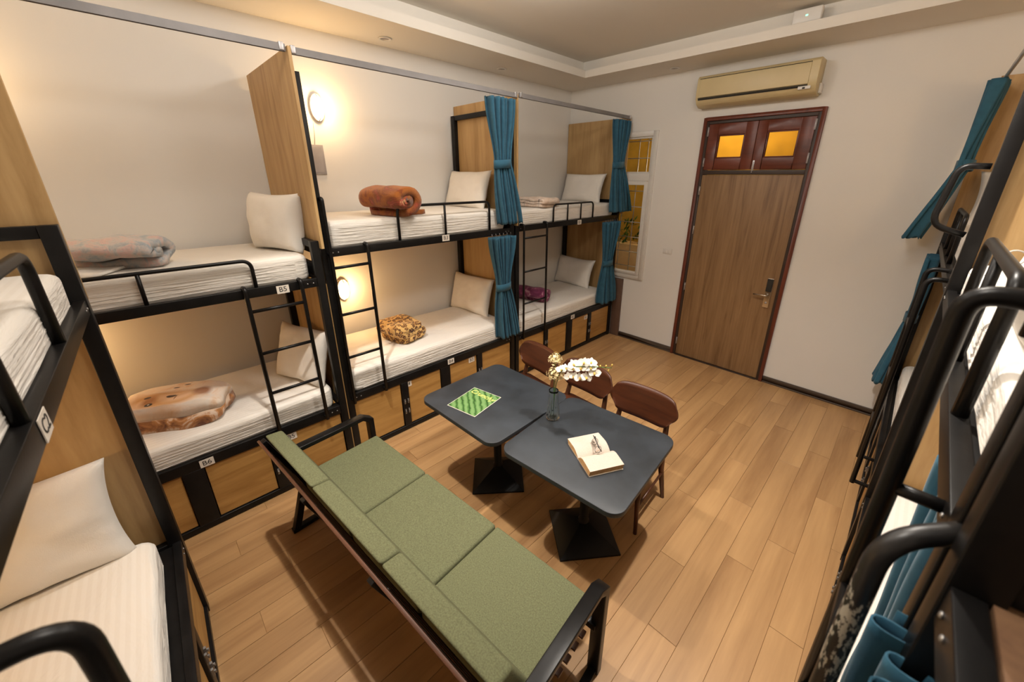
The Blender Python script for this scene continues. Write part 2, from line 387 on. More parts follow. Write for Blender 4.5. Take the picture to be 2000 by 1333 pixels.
# ------------------------------------------------------------------ room shell
XL, XR, YB, YD, ZC, ZT = -3.78, 1.16, -1.22, 4.72, 3.30, 3.50
floor = struct('floor', MB().box(XL-.1, XR+.1, YB-.1, YD+.1, -0.12, -0.006), 'floor_wood', 'wooden plank floor of the dormitory room', 'floor')
PW, PL = 0.150, 1.22
plank = MB().box(0, PW-0.0016, 0, PL-0.0016, -0.006, 0.0).mesh('floor_plank', 0.0009, 1)
plank.materials.append(M['floor_wood'])
i = 0; x = XL
while x < XR:
    y = YB - (0.0, 0.47, 0.83, 0.25)[i % 4]*PL
    while y < YD:
        y0, y1 = max(y, YB), min(y+PL, YD); x1 = min(x+PW, XR)
        if y1-y0 > 0.05:
            if y0 == y and y1 == y+PL and x1 == x+PW: o = obj('floor_plank', plank, None, floor, loc=(x, y, 0))
            else: o = obj('floor_plank', MB().box(0, x1-x-.0016, 0, y1-y0-.0016, -.006, 0), 'floor_wood', floor, loc=(x, y0, 0))
        y += PL
    x += PW; i += 1
struct('wall_left', MB().box(XL-.12, XL, YB-.12, YD+.12, 0, 3.7), 'wall_paint', 'plain off-white wall behind the left row of bunks', 'wall')
struct('wall_back', MB().box(XL, XR, YB-.12, YB, 0, 3.7), 'wall_paint', 'off-white wall behind the nearest bunk', 'wall')
struct('wall_right', MB().box(XR, XR+.12, YB-.12, YD+.12, 0, 3.7), 'wall_paint', 'off-white wall behind the right row of bunks', 'wall')
DX0, DX1, DZ = -1.905, -0.815, 2.81
WX0, WX1, WZ0, WZ1 = -3.12, -2.455, 0.915, 2.70
w = MB(); T = YD+.14
w.box(XL, WX0, YD, T, 0, 3.7).box(WX0, WX1, YD, T, 0, WZ0).box(WX0, WX1, YD, T, WZ1, 3.7).box(WX1, DX0, YD, T, 0, 3.7)
w.box(DX0, DX1, YD, T, DZ, 3.7).box(DX1, XR, YD, T, 0, 3.7)
struct('wall_front', w, 'wall_paint', 'off-white wall with the tall door and air conditioner', 'wall')
struct('ceiling', MB().box(XL-.1, XR+.1, YB-.1, YD+.1, ZT, ZT+.12), 'ceiling_paint', 'flat upper ceiling inside the recessed tray', 'ceiling')
TX0, TX1, TY0, TY1 = -3.17, 0.56, -0.62, 4.20
s = MB()
for a in ((XL, TX0, YB, YD), (TX1, XR, YB, YD), (TX0, TX1, YB, TY0), (TX0, TX1, TY1, YD)): s.box(*a, ZC, ZC+0.075)
c = 0.13
for a in ((XL, TX0-c, YB, YD), (TX1+c, XR, YB, YD), (TX0-c, TX1+c, YB, TY0-c), (TX0-c, TX1+c, TY1+c, YD)): s.box(*a, ZC+0.075, ZT)
struct('trim_1', s, 'ceiling_paint', 'lower ceiling border stepping down around the tray', 'ceiling border')
b = MB().box(-2.70, DX0-.002, YD-.014, YD, 0, 0.075).box(-2.70, DX0-.002, YD-.020, YD-.014, 0, 0.018)
struct('baseboard_front', b, 'skirting', 'dark brown baseboard between the window corner and the door', 'baseboard', 0.003)
b = MB().box(DX1+.002, XR, YD-.014, YD, 0, 0.075).box(DX1+.002, XR, YD-.020, YD-.014, 0, 0.018)
struct('baseboard_right', b, 'skirting', 'dark brown baseboard right of the door', 'baseboard', 0.003)
for (x, y), lb in zip(DOWN, ('lit ceiling downlight above the left end of the sofa', 'lit ceiling downlight above the right end of the sofa', 'lit ceiling downlight above the leftmost chair', 'lit ceiling downlight beyond the right end of the tables')):
    t = thing('downlight', lb, 'light', (x, y, ZT), 0, 'downlights over the tables')
    obj('trim_ring', MB().lathe([(0.05, 0), (0.06, -0.004), (0.052, -0.010), (0.044, -0.006), (0.044, 0)], 20), 'white_plastic', t)
    obj('diffuser', MB().lathe([(0.043, -0.003), (0.001, -0.003)], 20), 'lamp_glow', t)
for (x, y), lb in zip(((-3.56, 1.90), (-3.57, 3.24), (-2.22, 4.50)), ('round unlit ceiling spot above the second left bunk', 'round unlit ceiling spot above the third left bunk', 'small unlit ceiling spot beside the air conditioner')):
    t = thing('ceiling_spot', lb, 'light', (x, y, ZC), 0)
    obj('trim_ring', MB().lathe([(0.048, 0), (0.056, -0.004), (0.05, -0.010), (0.038, -0.008), (0.034, -0.001)], 24), 'white_plastic', t)
    obj('socket', MB().lathe([(0.036, -0.002), (0.001, -0.002)], 24), 'grey_plastic', t)
t = thing('wifi_router', 'white plastic network box with a green light on the tray edge', 'router', (-1.02, 4.245, ZC+.075))
obj('casing', MB().box(-.10, .10, -.03, .03, 0, .10), 'white_plastic', t, 0.012)
obj('indicator_light', MB().box(-.008, .008, -.032, -.029, .045, .055), 'led_green', t)

# ------------------------------------------------------------------ door
D = thing('door_1', 'tall brown laminate door in a mahogany frame with amber transom', 'door', (0, YD, 0)); D['kind'] = 'structure'
fr = MB().box(DX0, DX0+.034, -.03, .14, 0, DZ).box(DX1-.034, DX1, -.03, .14, 0, DZ).box(DX0+.034, DX1-.034, -.03, .14, DZ-.034, DZ)
obj('door_frame', fr, 'mahogany_up', D, 0.004)
i0, i1 = DX0+.034, DX1-.034
obj('inner_frame', MB().box(i0, i0+.028, -.018, .12, 0, DZ-.034).box(i1-.028, i1, -.018, .12, 0, DZ-.034).box(i0+.028, i1-.028, -.018, .12, DZ-.066, DZ-.034).box(i0+.028, i1-.028, -.018, .12, 2.232, 2.278), 'chair_brown', D, 0.003)
l0, l1 = i0+.030, i1-.030
lf = obj('door_leaf', MB().box(l0, l1, -.006, .036, 0.014, 2.230), 'door_laminate', D, 0.003)
mid = (l0+l1)/2
def sash(a, b, z0, z1, g):
    m = MB(); ga, gb, gz0, gz1 = g
    m.box(a, ga, -.012, .03, z0, z1).box(gb, b, -.012, .03, z0, z1).box(ga, gb, -.012, .03, gz1, z1).box(ga, gb, -.012, .03, z0, gz0)
    o = obj('transom_sash', m, 'mahogany', D, 0.003)
    md = MB().box(ga, ga+.012, -.004, .02, gz0, gz1).box(gb-.012, gb, -.004, .02, gz0, gz1).box(ga+.012, gb-.012, -.004, .02, gz0, gz0+.012).box(ga+.012, gb-.012, -.004, .02, gz1-.012, gz1)
    obj('glazing_bead', md, 'mahogany', o, 0.002)
    obj('pane', MB().box(ga+.01, gb-.01, .006, .010, gz0+.01, gz1-.01), 'amber_glass', o)
sash(l0, mid-.002, 2.282, 2.742, (-1.738, -1.470, 2.40, 2.632))
sash(mid+.002, l1, 2.282, 2.742, (-1.268, -0.995, 2.395, 2.640))
def hinge(x, z): obj('hinge', MB().box(x-.006, x+.006, -.026, -.012, z-.045, z+.045).tube([(x, -.028, z-.047), (x, -.028, z+.047)], .0045, 8), 'aluminium', D)
for z in (0.20, 0.93, 1.62, 2.06): hinge(l0-.002, z)
for z in (2.36, 2.67): hinge(l0-.002, z)
for z in (2.38, 2.67): hinge(l1+.002, z)
obj('slide_bolt', MB().box(mid+.012, mid+.030, -.020, -.012, 2.27, 2.37).tube([(mid+.021, -.026, 2.25), (mid+.021, -.026, 2.36)], .004, 8), 'aluminium', D, 0.001)
lk = obj('door_lock', MB().box(-.978, -.918, -.022, -.006, 0.865, 1.19), 'chrome', D, 0.004, label='narrow metal lock plate')
obj('card_reader', MB().box(-.975, -.921, -.036, -.022, 1.045, 1.185), 'dark_gap', lk, 0.006)
obj('door_handle', MB().tube([(-.948, -.022, 1.005), (-.948, -.062, 1.005), (-1.075, -.066, 1.005)], .0085, 10, 0.015), 'chrome', lk)
obj('keyhole', MB().lathe([(0.012, 0), (0.011, -.004), (0.001, -.004)], 14, (-.948, -.022, .92), 'Y'), 'aluminium', lk)
obj('threshold', MB().box(l0, l1, -.03, .05, 0.0005, 0.010), 'chair_brown', D, 0.002)

# ------------------------------------------------------------------ window with grille
Wd = thing('window_1', 'narrow white framed window with metal grille and ochre wall outside', 'window', (0, YD, 0)); Wd['kind'] = 'structure'
m = MB(); a, bb = WX0, WX1
m.box(a-.03, a+.03, -.02, .08, WZ0-.03, WZ1+.03).box(bb-.03, bb+.03, -.02, .08, WZ0-.03, WZ1+.03)
m.box(a+.03, bb-.03, -.02, .08, WZ0-.03, WZ0+.03).box(a+.03, bb-.03, -.02, .08, WZ1-.03, WZ1+.03).box(a+.03, bb-.03, -.02, .08, 2.155, 2.245)
obj('window_frame', m, 'window_pvc', Wd, 0.004)
def casement(x0, x1, z0, z1, y=-.03, b=.045):
    m = MB().box(x0, x0+b, y, y+.05, z0, z1).box(x1-b, x1, y, y+.05, z0, z1).box(x0+b, x1-b, y, y+.05, z0, z0+b).box(x0+b, x1-b, y, y+.05, z1-b, z1)
    o = obj('casement', m, 'window_pvc', Wd, 0.004)
    obj('pane', MB().box(x0+b-.004, x1-b+.004, y+.022, y+.026, z0+b-.004, z1-b+.004), 'window_glass', o); return o
casement(a+.03, bb-.032, WZ0+.03, 2.153); casement(a+.03, bb-.032, 2.247, WZ1-.03, .0, .02)
for k in range(9):
    z = 1.03+.20*k
    obj('grille_bar', MB().tube([(a, .10, z), (bb, .10, z)], .006, 8), 'aluminium', Wd)
for xx in (-2.60, -2.72, -2.90): obj('grille_bar', MB().tube([(xx, .105, WZ0), (xx, .105, WZ1)], .006, 8), 'aluminium', Wd)
# the corridor outside
struct('wall_outside', MB().box(-4.6, 1.4, 6.3, 6.4, -.1, 3.6), 'ochre_plaster', 'ochre plaster wall of the passage seen through window and transom', 'wall')
struct('floor_outside', MB().box(-4.6, 1.4, YD+.14, 6.3, -.14, -.02), 'cream_plaster', 'floor of the passage outside the door', 'floor')
struct('ceiling_outside', MB().box(-4.6, 1.4, YD+.14, 6.4, 3.5, 3.6), 'cream_plaster', 'ceiling of the passage outside the door', 'ceiling')
t = thing('planter', 'cream planter of leafy green shrubs outside the window', 'planter', (-3.1, 5.7, 0))
obj('trough', MB().box(-.9, .6, -.15, .15, -.02, 1.20), 'cream_plaster', t, 0.01)
m = MB()
for k in range(240):
    c0 = Vector((random.uniform(-.85, .55), random.uniform(-.12, .12), 1.2+random.random()**1.6*.45)); d = Vector((random.gauss(0,1), random.gauss(0,1), random.gauss(.5,1))).normalized()*.06
    sd = d.cross(Vector((0, .3, 1))).normalized()*.018
    m.add([c0-d, c0+sd, c0+d, c0-sd], [(0,1,2,3)])
fo = obj('foliage', m, 'leaf_green', t); fo['kind'] = 'stuff'
t = thing('wall_switch', 'small white double light switch left of the door', 'switch', (-2.13, YD, 1.325))
obj('plate', MB().box(-.058, .058, -.009, 0, -.034, .034), 'white_plastic', t, 0.003)
for dx in (-.022, .022): obj('rocker', MB().box(dx-.015, dx+.015, -.013, -.009, -.020, .020), 'white_plastic', t, 0.002)
tag(obj('wood_board', MB().box(-2.845, -2.705, YD-.03, YD-.004, 0.0, 0.86), 'baseboard_brown', None, 0.004), 'plain dark brown upright board in the corner below the window', 'board')

# ------------------------------------------------------------------ air conditioner
t = thing('air_conditioner', 'long yellowed split air conditioner above the door', 'air conditioner', (-1.435, YD-.001, 2.90))
prof = [(0, .0), (-.10, .0), (-.165, .03), (-.195, .075), (-.20, .13), (-.195, .262), (-.17, .285), (0, .29)]
m = MB().prism([(p[0], p[1]) for p in prof], -.525, .525, lambda x, y, z: (z, x, y))
obj('casing', m, 'cream_plastic', t, 0.006)
fp = obj('front_panel', MB().box(-.49, .46, -.2055, -.196, .085, .252), 'cream_plastic', t, 0.003)
for z in (.080, .256): obj('groove', MB().box(-.50, .46, -.2015, -.194, z-.002, z+.002), 'dark_gap', t)
obj('louvre', MB().prism([(-.188, .062), (-.193, .068), (-.150, .022), (-.145, .018)], -.49, .38, lambda x, y, z: (z, x, y)), 'cream_plastic', t)
obj('groove', MB().prism([(-.196, .073), (-.198, .076), (-.1905, .064), (-.189, .061)], -.50, .46, lambda x, y, z: (z, x, y)), 'dark_gap', t)
obj('control_window', MB().box(.39, .485, -.1995, -.188, .045, .070), 'white_plastic', t, 0.002)
obj('badge', MB().box(.425, .445, -.2030, -.196, .048, .060), 'dark_gap', t)
obj('pipe_cover', MB().box(.525, .545, -.08, -.01, .02, .10), 'white_plastic', t, 0.004)

# ------------------------------------------------------------------ bunk builder
# local frame: x runs foot -> head (or mirrored), y runs from the front into the bed, z up
def bunk(label, loc, rot, L, flip=False, D=0.93, zr=1.72, zl=0.55, foot_z=1.80, head_z=1.80, panel_top=2.895, panel_up=1.74,
         ladder=None, guard=None, plates=(), upper_panel=True, cat_group='steel framed bunk beds', pd=0.05, foot_panel=None, chip=False, head_panel_front=0.04, tall_arch=False):
    t = thing('bunk_bed', label, 'bunk bed', loc, rot, cat_group)
    S = (lambda s: L-s) if flip else (lambda s: s)
    def bx(m, s0, s1, v0, v1, z0, z1): return m.box(S(s0), S(s1), v0, v1, z0, z1)
    st = 'black_steel'
    for s0, z in ((0, foot_z), (L-pd, head_z)):
        for v0 in (0, D-pd): obj('post', bx(MB(), s0, s0+pd, v0, v0+pd, 0, z), st, t, 0.003)
        top = bx(MB(), s0+.008, s0+pd-.008, pd, D-pd, z-.045, z); obj('end_rail', top, st, t, 0.003)
        for zz in (zr, zl): obj('end_rail', bx(MB(), s0+.008, s0+pd-.008, pd, D-pd, zz-.055, zz), st, t, 0.003)
    if zr+.12 < head_z: obj('head_board', bx(MB(), L-pd+.01, L-.01, pd, D-pd, zr, zr+.09), st, t, 0.003)
    for zz, h in ((zr, .058), (zl, .07)):
        o = obj('side_rail', bx(bx(MB(), pd, L-pd, 0.004, .036, zz-h, zz), pd, L-pd, .036, .092, zz-.0165, zz-.012), st, t, 0.002)
        obj('side_rail', bx(MB(), pd, L-pd, D-.036, D-.004, zz-h, zz), st, t, 0.003)
        for s0 in (pd+.025, pd+.062, L-pd-.025, L-pd-.062):
            obj('bolt', MB().ell((S(s0), .003, zz-h/2), (.005, .003, .005), 8, 5), 'bolt_steel', o)
        obj('bed_board', bx(MB(), pd, L-pd, .036, D-.036, zz-.035, zz-.017), 'plywood_long', t)
    # head panels stand outboard of the end frame
    if upper_panel: obj('head_panel', bx(MB(), L+.001, L+.019, -head_panel_front, D+.01, panel_up, panel_top), 'plywood', t, 0.001, 1)
    obj('head_panel', bx(MB(), L+.001, L+.019, pd-.01, D, .08, zr-.06), 'plywood', t, 0.001, 1)
    if foot_panel: obj('foot_panel', bx(MB(), -.014, -.001, pd, D, foot_panel[0], foot_panel[1]), 'plywood', t)
    # storage base: frame, stiles and plywood doors
    obj('bottom_rail', bx(MB(), pd, L-pd, .004, .036, .008, .048), st, t, 0.003)
    q = [pd/L, .252, .287, .476, .532, .715, .750, 1-pd/L]
    for a0, a1 in ((.252, .287), (.476, .532), (.715, .750)): obj('stile', bx(MB(), a0*L, a1*L, .004, .036, .048, zl-.07), st, t, 0.003)
    for k in range(4):
        s0, s1 = q[2*k]*L+.006, q[2*k+1]*L-.006
        dr = obj('storage_door', bx(MB(), s0, s1, .018, .030, .054, zl-.076), 'plywood_long', t, 0.001, 1)
    for sc in (.2695, .7325):
        for dz, ds in ((.30, -.016), (.30, .016), (.20, -.016), (.20, .016)):
            obj('latch', bx(MB(), sc*L+ds-.006, sc*L+ds+.006, -.004, .004, dz-.022, dz+.022).tube([(S(sc*L+ds), -.008, dz-.008), (S(sc*L+ds), -.008, dz+.008)], .004, 6), 'bolt_steel', t)
    if ladder:
        la, lb, r = ladder['a'], ladder['b'], ladder.get('r', .0135)
        ld = bpy.data.objects.new('ladder', None); COL.objects.link(ld); ld.parent = t
        off = ladder.get('off', .045)
        for q_, s0 in enumerate((la, lb)):
            tall = ladder.get('tall') == q_
            skew = ladder.get('skew', 0)*(q_ == 0); hz = ladder.get('hz', .012)
            if tall: pts = [(S(s0), -off, zl-.06), (S(s0), -off, ladder.get('tz', 2.07)), (S(s0), .012, ladder.get('tz', 2.07)+.0), (S(s0), .012, ladder.get('tz', 2.07)-.05)]
            else: pts = [(S(s0), -off, zl-.05), (S(s0+skew*.1), -off, zr+hz), (S(s0+skew), .018, zr+hz+skew*.2), (S(s0+skew), .018, zr-.004)]
            mt = 'chipped_steel' if (chip and q_ == 0) else st
            obj('ladder_rail', MB().tube(pts, r, 12, ladder.get('c', .045), 8), mt, ld)
            obj('ladder_foot', MB().beam((S(s0), -off, zl-.035), (S(s0), .006, zl-.035), .022, .012), st, ld)
            if tall: obj('ladder_foot', MB().tube([(S(s0), -off, zr-.03), (S(s0), .01, zr-.03)], .012, 8), st, ld)
        for z in ladder['rungs']: obj('rung', MB().tube([(S(la), -off, z), (S(lb), -off, z)], r*.85, 10), st, ld)
    if guard:
        g0, g1, gz, mids, r = guard
        g = obj('guard_rail', MB().tube([(S(g0), .02, zr-.002), (S(g0), .02, gz), (S(g1), .02, gz), (S(g1), .02, zr-.002)], r, 12, .055, 7), st, t)
        for s0 in mids: obj('guard_bar', MB().tube([(S(s0), .02, zr-.002), (S(s0), .02, gz)], r*.9, 10), st, g)
    for s0, z, txt, v, tilt in plates:
        p = obj('name_plate', MB().box(-.036, .036, -.0012, .0006, -.026, .026), 'card_white', t, loc=(S(s0), v, z), rot=(0, radians(tilt), 0), label='white card reading '+txt)
        obj('lettering', text_mesh(txt, .046), 'ink', p, loc=(0, -.0018, 0), rot=(pi/2, 0, 0))
    return t, S
RZ = [.83, 1.12, 1.405]
# left row, seen left to right (x local = world +y, y local = world -x)
H90 = pi/2
bunk('black steel bunk nearest on the left wall, with plates B5 and B6', (-2.80, -1.06, 0), H90, 1.925, zr=1.54, zl=.53, head_z=1.79, foot_z=1.79, panel_up=1.74, D=.95,
     ladder=dict(a=1.455, b=1.765, rungs=RZ, r=.0125, off=.035), guard=(0.50, 1.525, 1.712, (1.02,), .011),
     plates=((1.662, 1.505, 'B5', .002, 0), (1.52, .425, 'B5', .016, 0), (1.047, .49, 'B6', .002, 0)), cat_group='black bunks along the left wall')
bunk('black steel bunk in the middle of the left wall with tall end frames', (-2.84, .886, 0), H90, 1.835, zr=1.72, zl=.555, foot_z=2.79, head_z=2.80, D=.92,
     ladder=dict(a=.045, b=.31, rungs=[.895, 1.24, 1.59], r=.0125, tall=0, tz=2.06, off=.035), guard=(.60, 1.53, 1.982, (1.035,), .011),
     plates=((1.018, 1.700, 'B3', .002, 0), (.53, .452, 'B4', .016, 0), (.989, .525, 'B4', .002, 0), (1.245, .447, 'B3', .016, 0)), cat_group='black bunks along the left wall')
bunk('black steel bunk farthest on the left wall, beside the window', (-2.84, 2.742, 0), H90, 1.93, zr=1.73, zl=.53, foot_z=2.0, head_z=1.92, D=.92,
     ladder=dict(a=.085, b=.44, rungs=[.895, 1.25, 1.605], r=.0115, off=.035), guard=(.60, 1.345, 1.915, (.85, 1.10), .010),
     plates=((1.06, 1.693, 'B1', .002, 0), (.531, .425, 'B2', .016, 0), (1.024, .50, 'B2', .002, 0), (1.336, .41, 'B1', .016, 0)), cat_group='black bunks along the left wall')
# nearest bunk along the back wall (x local = world -x)
bunk('black steel bunk in the left foreground along the back wall', (-.17, -.247, 0), radians(178.3), 2.05, zr=1.75, zl=.515, foot_z=1.79, head_z=2.03, D=.92,
     ladder=dict(a=.06, b=.352, rungs=[.83, 1.15, 1.47], r=.0125, off=.098, hz=.012), guard=(.62, 1.47, 2.0, (.95,), .0145),
     plates=((.985, 1.720, 'C2', .002, 0),), cat_group='black bunks', head_panel_front=0.0)
# right row (front faces world -x, mirrored)
bunk('black steel bunk at the right edge with chipped ladder rail', (.172, 2.64, 0), radians(-91.0), 1.94, flip=True, zr=1.72, zl=.50, foot_z=2.80, head_z=2.80,
     ladder=dict(a=-.075, b=.14, rungs=[.80, 1.12, 1.44], r=.0148, off=.062, tall=1, tz=2.045, c=.11, skew=.085), guard=(.47, 1.20, 2.02, (.86,), .014), chip=True, foot_panel=(1.75, 2.5), head_panel_front=-.012,
     cat_group='black bunks along the right wall')
bunk('black steel bunk on the right beside the door wall', (.176, 4.66, 0), radians(-90.0), 1.985, flip=True, zr=1.72, zl=.50, foot_z=1.80, head_z=1.80,
     ladder=dict(a=.08, b=.40, rungs=[.80, 1.12, 1.44], r=.0125, off=.07), guard=(.75, 1.50, 2.0, (1.1,), .012), head_panel_front=0.0, cat_group='black bunks along the right wall')
bunk('black steel bunk in the lower right corner with bare plywood upper deck', (.137, .672, 0), radians(-90.0), 1.86, flip=True, zr=1.72, zl=.50, foot_z=1.80, head_z=2.80,
     upper_panel=False, cat_group='black bunks along the right wall')
tag(obj('grab_handle', MB().tube([(.165, 2.62, 2.25), (.075, 2.62, 2.255), (.045, 2.62, 2.0), (.165, 2.62, 1.965)], .013, 12, .08, 8), 'black_steel'), 'curved black grab handle on the tall right post', 'handle')
tag(obj('cable_tie', MB().tube([(.192+.018*cos(a), 1.52, 2.018+.018*sin(a)) for a in [2*pi*k/16 for k in range(16)]], .0016, 6, closed=True), 'white_plastic'), 'thin white plastic tie around the guard rail', 'cable tie')
tag(obj('plywood_deck', MB().box(.176, 1.04, -1.14, .665, 1.706, 1.722), 'edge_wood'), 'bare plywood sheet on the lower right upper deck', 'board')

# ------------------------------------------------------------------ mattresses
def mattress(label, loc, rot, l, w_, h, sag=0.004, group='white sheeted mattresses'):
    nx, ny = 40, 16; m = MB(); r = h*.42
    # superellipse loaf: cross-section swept, ends rounded
    bm = bmesh.new(); bmesh.ops.create_cube(bm, size=1.0)
    for v in bm.verts: v.co = Vector((v.co.x*l, v.co.y*w_, (v.co.z+.5)*h))
    ed = [e for e in bm.edges if abs(e.verts[0].co.z-e.verts[1].co.z) > h*.5]
    bmesh.ops.bevel(bm, geom=ed, offset=.07, segments=4, profile=.5, affect='EDGES')
    ed = [e for e in bm.edges if len(e.link_faces) == 2 and e.calc_face_angle(0) > 1.0]
    bmesh.ops.bevel(bm, geom=ed, offset=h*.20, segments=4, profile=.5, affect='EDGES')
    bmesh.ops.subdivide_edges(bm, edges=[e for e in bm.edges if e.calc_length() > .5], cuts=30, use_grid_fill=True)
    for v in bm.verts:
        n = noise.noise(v.co*5+Vector((loc[0]*7, loc[1]*3, loc[2])))
        v.co.z += .004*n; v.co.y += .004*noise.noise(Vector((v.co.x*9, 3, v.co.z*20)))
    for f in bm.faces: f.smooth = True
    me = bpy.data.meshes.new('mattress'); bm.to_mesh(me); bm.free()
    me.materials.append(M['bed_sheet'])
    o = obj('mattress', me, None, None, loc=loc, rot=(0, 0, rot)); tag(o, label, 'mattress', group)
    # the sheet is tucked under along the front: loose pleats
    pl = MB(); n = 120
    for k in range(6):
        z0 = h*(.16+.115*k); top = []; 
        vs = []
        for i in range(n+1):
            x = -l/2+.09+(l-.18)*i/n; a = .0016+.0035*abs(noise.noise(Vector((x*2.2, k*3.1, loc[0]*5+loc[2]))))
            z = z0+.010*noise.noise(Vector((x*1.3, k*7.7, loc[1])))
            vs += [(x, -w_/2+.004, z-.006), (x, -w_/2-a, z), (x, -w_/2+.004, z+.007)]
        pl.add(vs, [(3*i+j, 3*i+j+1, 3*i+j+4, 3*i+j+3) for i in range(n) for j in (0, 1)], True)
    obj('sheet_pleats', pl, 'bed_sheet', o)
    return o
def mat_left(label, y0, y1, z, h, xf=-2.85, w_=.86): mattress(label, (xf-w_/2, (y0+y1)/2, z), H90, y1-y0, w_, h, group='mattresses of the left row')
mat_left('white mattress on the nearest left upper bunk, under the grey quilt', -1.0, .80, 1.523, .175)
mat_left('white mattress on the nearest left lower bunk, under the puppy blanket', -1.0, .80, .513, .165, -2.835)
mat_left('white mattress on the middle left upper bunk, under the brown roll', .945, 2.66, 1.703, .195, -2.885, .84)
mat_left('white mattress on the middle left lower bunk, under the leopard blanket', .945, 2.66, .538, .195, -2.875, .84)
mat_left('white mattress on the farthest left upper bunk', 2.80, 4.61, 1.713, .17, -2.885, .84)
mat_left('white mattress on the farthest left lower bunk, under the plum blanket', 2.80, 4.61, .513, .175, -2.885, .84)
mattress('white mattress in the left foreground lower bunk', (-1.19, -.715, .498), radians(178.3), 1.93, .85, .135)
mattress('cream mattress in the left foreground upper bunk', (-1.215, -.690, 1.733), radians(178.3), 1.94, .88, .135)
mattress('white mattress on the right lower bunk beside the chipped ladder', (.612, 1.67, .483), radians(-91), 1.82, .84, .17, group='mattresses of the right row')
mattress('white mattress on the right upper bunk behind the guard rail', (.618, 1.67, 1.703), radians(-91), 1.80, .84, .15, group='mattresses of the right row')
mattress('white mattress on the far right lower bunk by the door wall', (.65, 3.67, .483), radians(-90), 1.84, .84, .17, group='mattresses of the right row')
mattress('white mattress on the far right upper bunk by the door wall', (.65, 3.67, 1.703), radians(-90), 1.84, .84, .17, group='mattresses of the right row')
mattress('white mattress in the lower right corner lower bunk', (.61, -.25, .483), radians(-90), 1.70, .84, .17, group='mattresses of the right row')

# ------------------------------------------------------------------ pillows
def pillow(label, loc, yaw, lean, w_=.60, h=.42, t=.13, seed=0, group='white pillows'):
    n = 26; m = MB(); vs = []; idx = {}
    for side in (1, -1):
        for i in range(n+1):
            for j in range(n+1):
                a, b = 2*i/n-1, 2*j/n-1
                edge = i in (0, n) or j in (0, n)
                if side == -1 and edge: idx[side, i, j] = idx[1, i, j]; continue
                pin = 1-.07*(1-abs(a)**2.2)*(abs(b)**3) ; pin2 = 1-.09*(1-abs(b)**2.2)*(abs(a)**3)
                th = (max(0, (1-a**4)*(1-b**4)))**.55*t/2
                x = a*w_/2*pin2; z = b*h/2*pin
                nn = noise.noise(Vector((x*6+seed, z*6, seed*3.7+side))); n2 = noise.noise(Vector((x*16+seed, z*16, seed+side*5)))
                y = -side*(th*(1+.22*nn)+(.006*n2 if not edge else 0))
                z += .010*noise.noise(Vector((x*4, z*4, seed+9))) ; z -= .012*(1-b)*.5*abs(a)
                idx[side, i, j] = len(vs); vs.append((x, y, z+h/2))
    fs = []
    for side in (1, -1):
        for i in range(n):
            for j in range(n):
                q = (idx[side, i, j], idx[side, i+1, j], idx[side, i+1, j+1], idx[side, i, j+1])
                fs.append(q if side == 1 else q[::-1])
    m.add(vs, fs, True)
    o = obj('pillow', m, 'pillow_cotton', None, loc=loc, rot=(radians(-lean), 0, radians(yaw))); o.rotation_mode = 'XYZ'
    return tag(o, label, 'pillow', group)
pillow('white pillow standing on the nearest left upper bunk', (-3.21, .715, 1.692), 22, 6, .50, .40, .18, 1)
pillow('white pillow slumped on the nearest left lower bunk behind the ladder', (-3.14, .655, .675), 20, 18, .56, .44, .13, 2)
pillow('white pillow on the middle left upper bunk', (-3.42, 2.535, 1.885), 0, 17, .68, .39, .13, 3)
pillow('white pillow on the middle left lower bunk', (-3.43, 2.545, .722), 4, 15, .66, .43, .13, 4)
pillow('white pillow on the farthest left upper bunk', (-3.38, 4.49, 1.872), -2, 17, .70, .39, .13, 5)
pillow('white pillow on the farthest left lower bunk', (-3.45, 4.47, .677), -4, 17, .70, .42, .13, 6)
pillow('large white pillow against the plywood in the left foreground', (-2.115, -.635, .622), 88, 10, .64, .46, .13, 7)
pillow('white pillow on the far right upper bunk by the door wall', (.55, 4.54, 1.862), 0, 10, .6, .40, .13, 8)
pillow('white pillow on the right upper bunk behind the guard rail', (.62, 2.50, 1.842), 0, 14, .6, .40, .13, 9)

# ------------------------------------------------------------------ blankets
def strip(path, th, width, seed=0, nseg=14, wob=.006, taper=.0):
    P = [Vector((p[0], p[1])) for p in path]; n = len(P); ring = []
    nor = []
    for i in range(n):
        d = P[min(i+1, n-1)]-P[max(i-1, 0)]; d.normalize(); nor.append(Vector((-d.y, d.x)))
    outer = [P[i]+nor[i]*th/2 for i in range(n)]; inner = [P[i]-nor[i]*th/2 for i in range(n)]
    ring = outer+inner[::-1]; R = len(ring); vs = []
    c = sum(ring, Vector((0, 0)))/R
    for k in range(nseg+1):
        u = 2*k/nseg-1; x = u*width/2; f = 1-.04*abs(u)**6-taper*abs(u)**5
        for i, p in enumerate(ring):
            q = c+(p-c)*f; q.y = q.y if q.y > th*.1 else q.y
            dd = noise.noise(Vector((x*7+seed, q.x*9, q.y*9)))*wob*2
            xx = x+noise.noise(Vector((q.x*14+seed, q.y*14, u)))*wob*1.4
            vs.append((xx, q.x+dd*.6, q.y+(dd if q.y > th*.6 else 0)))
    fs = [(k*R+i, k*R+(i+1) % R, (k+1)*R+(i+1) % R, (k+1)*R+i) for k in range(nseg) for i in range(R)]
    for k, fl in ((0, 1), (nseg, 0)):
        for i in range(n-1):
            q = (k*R+i, k*R+i+1, k*R+R-2-i, k*R+R-1-i); fs.append(q if fl else q[::-1])
    return MB().add(vs, fs, True)
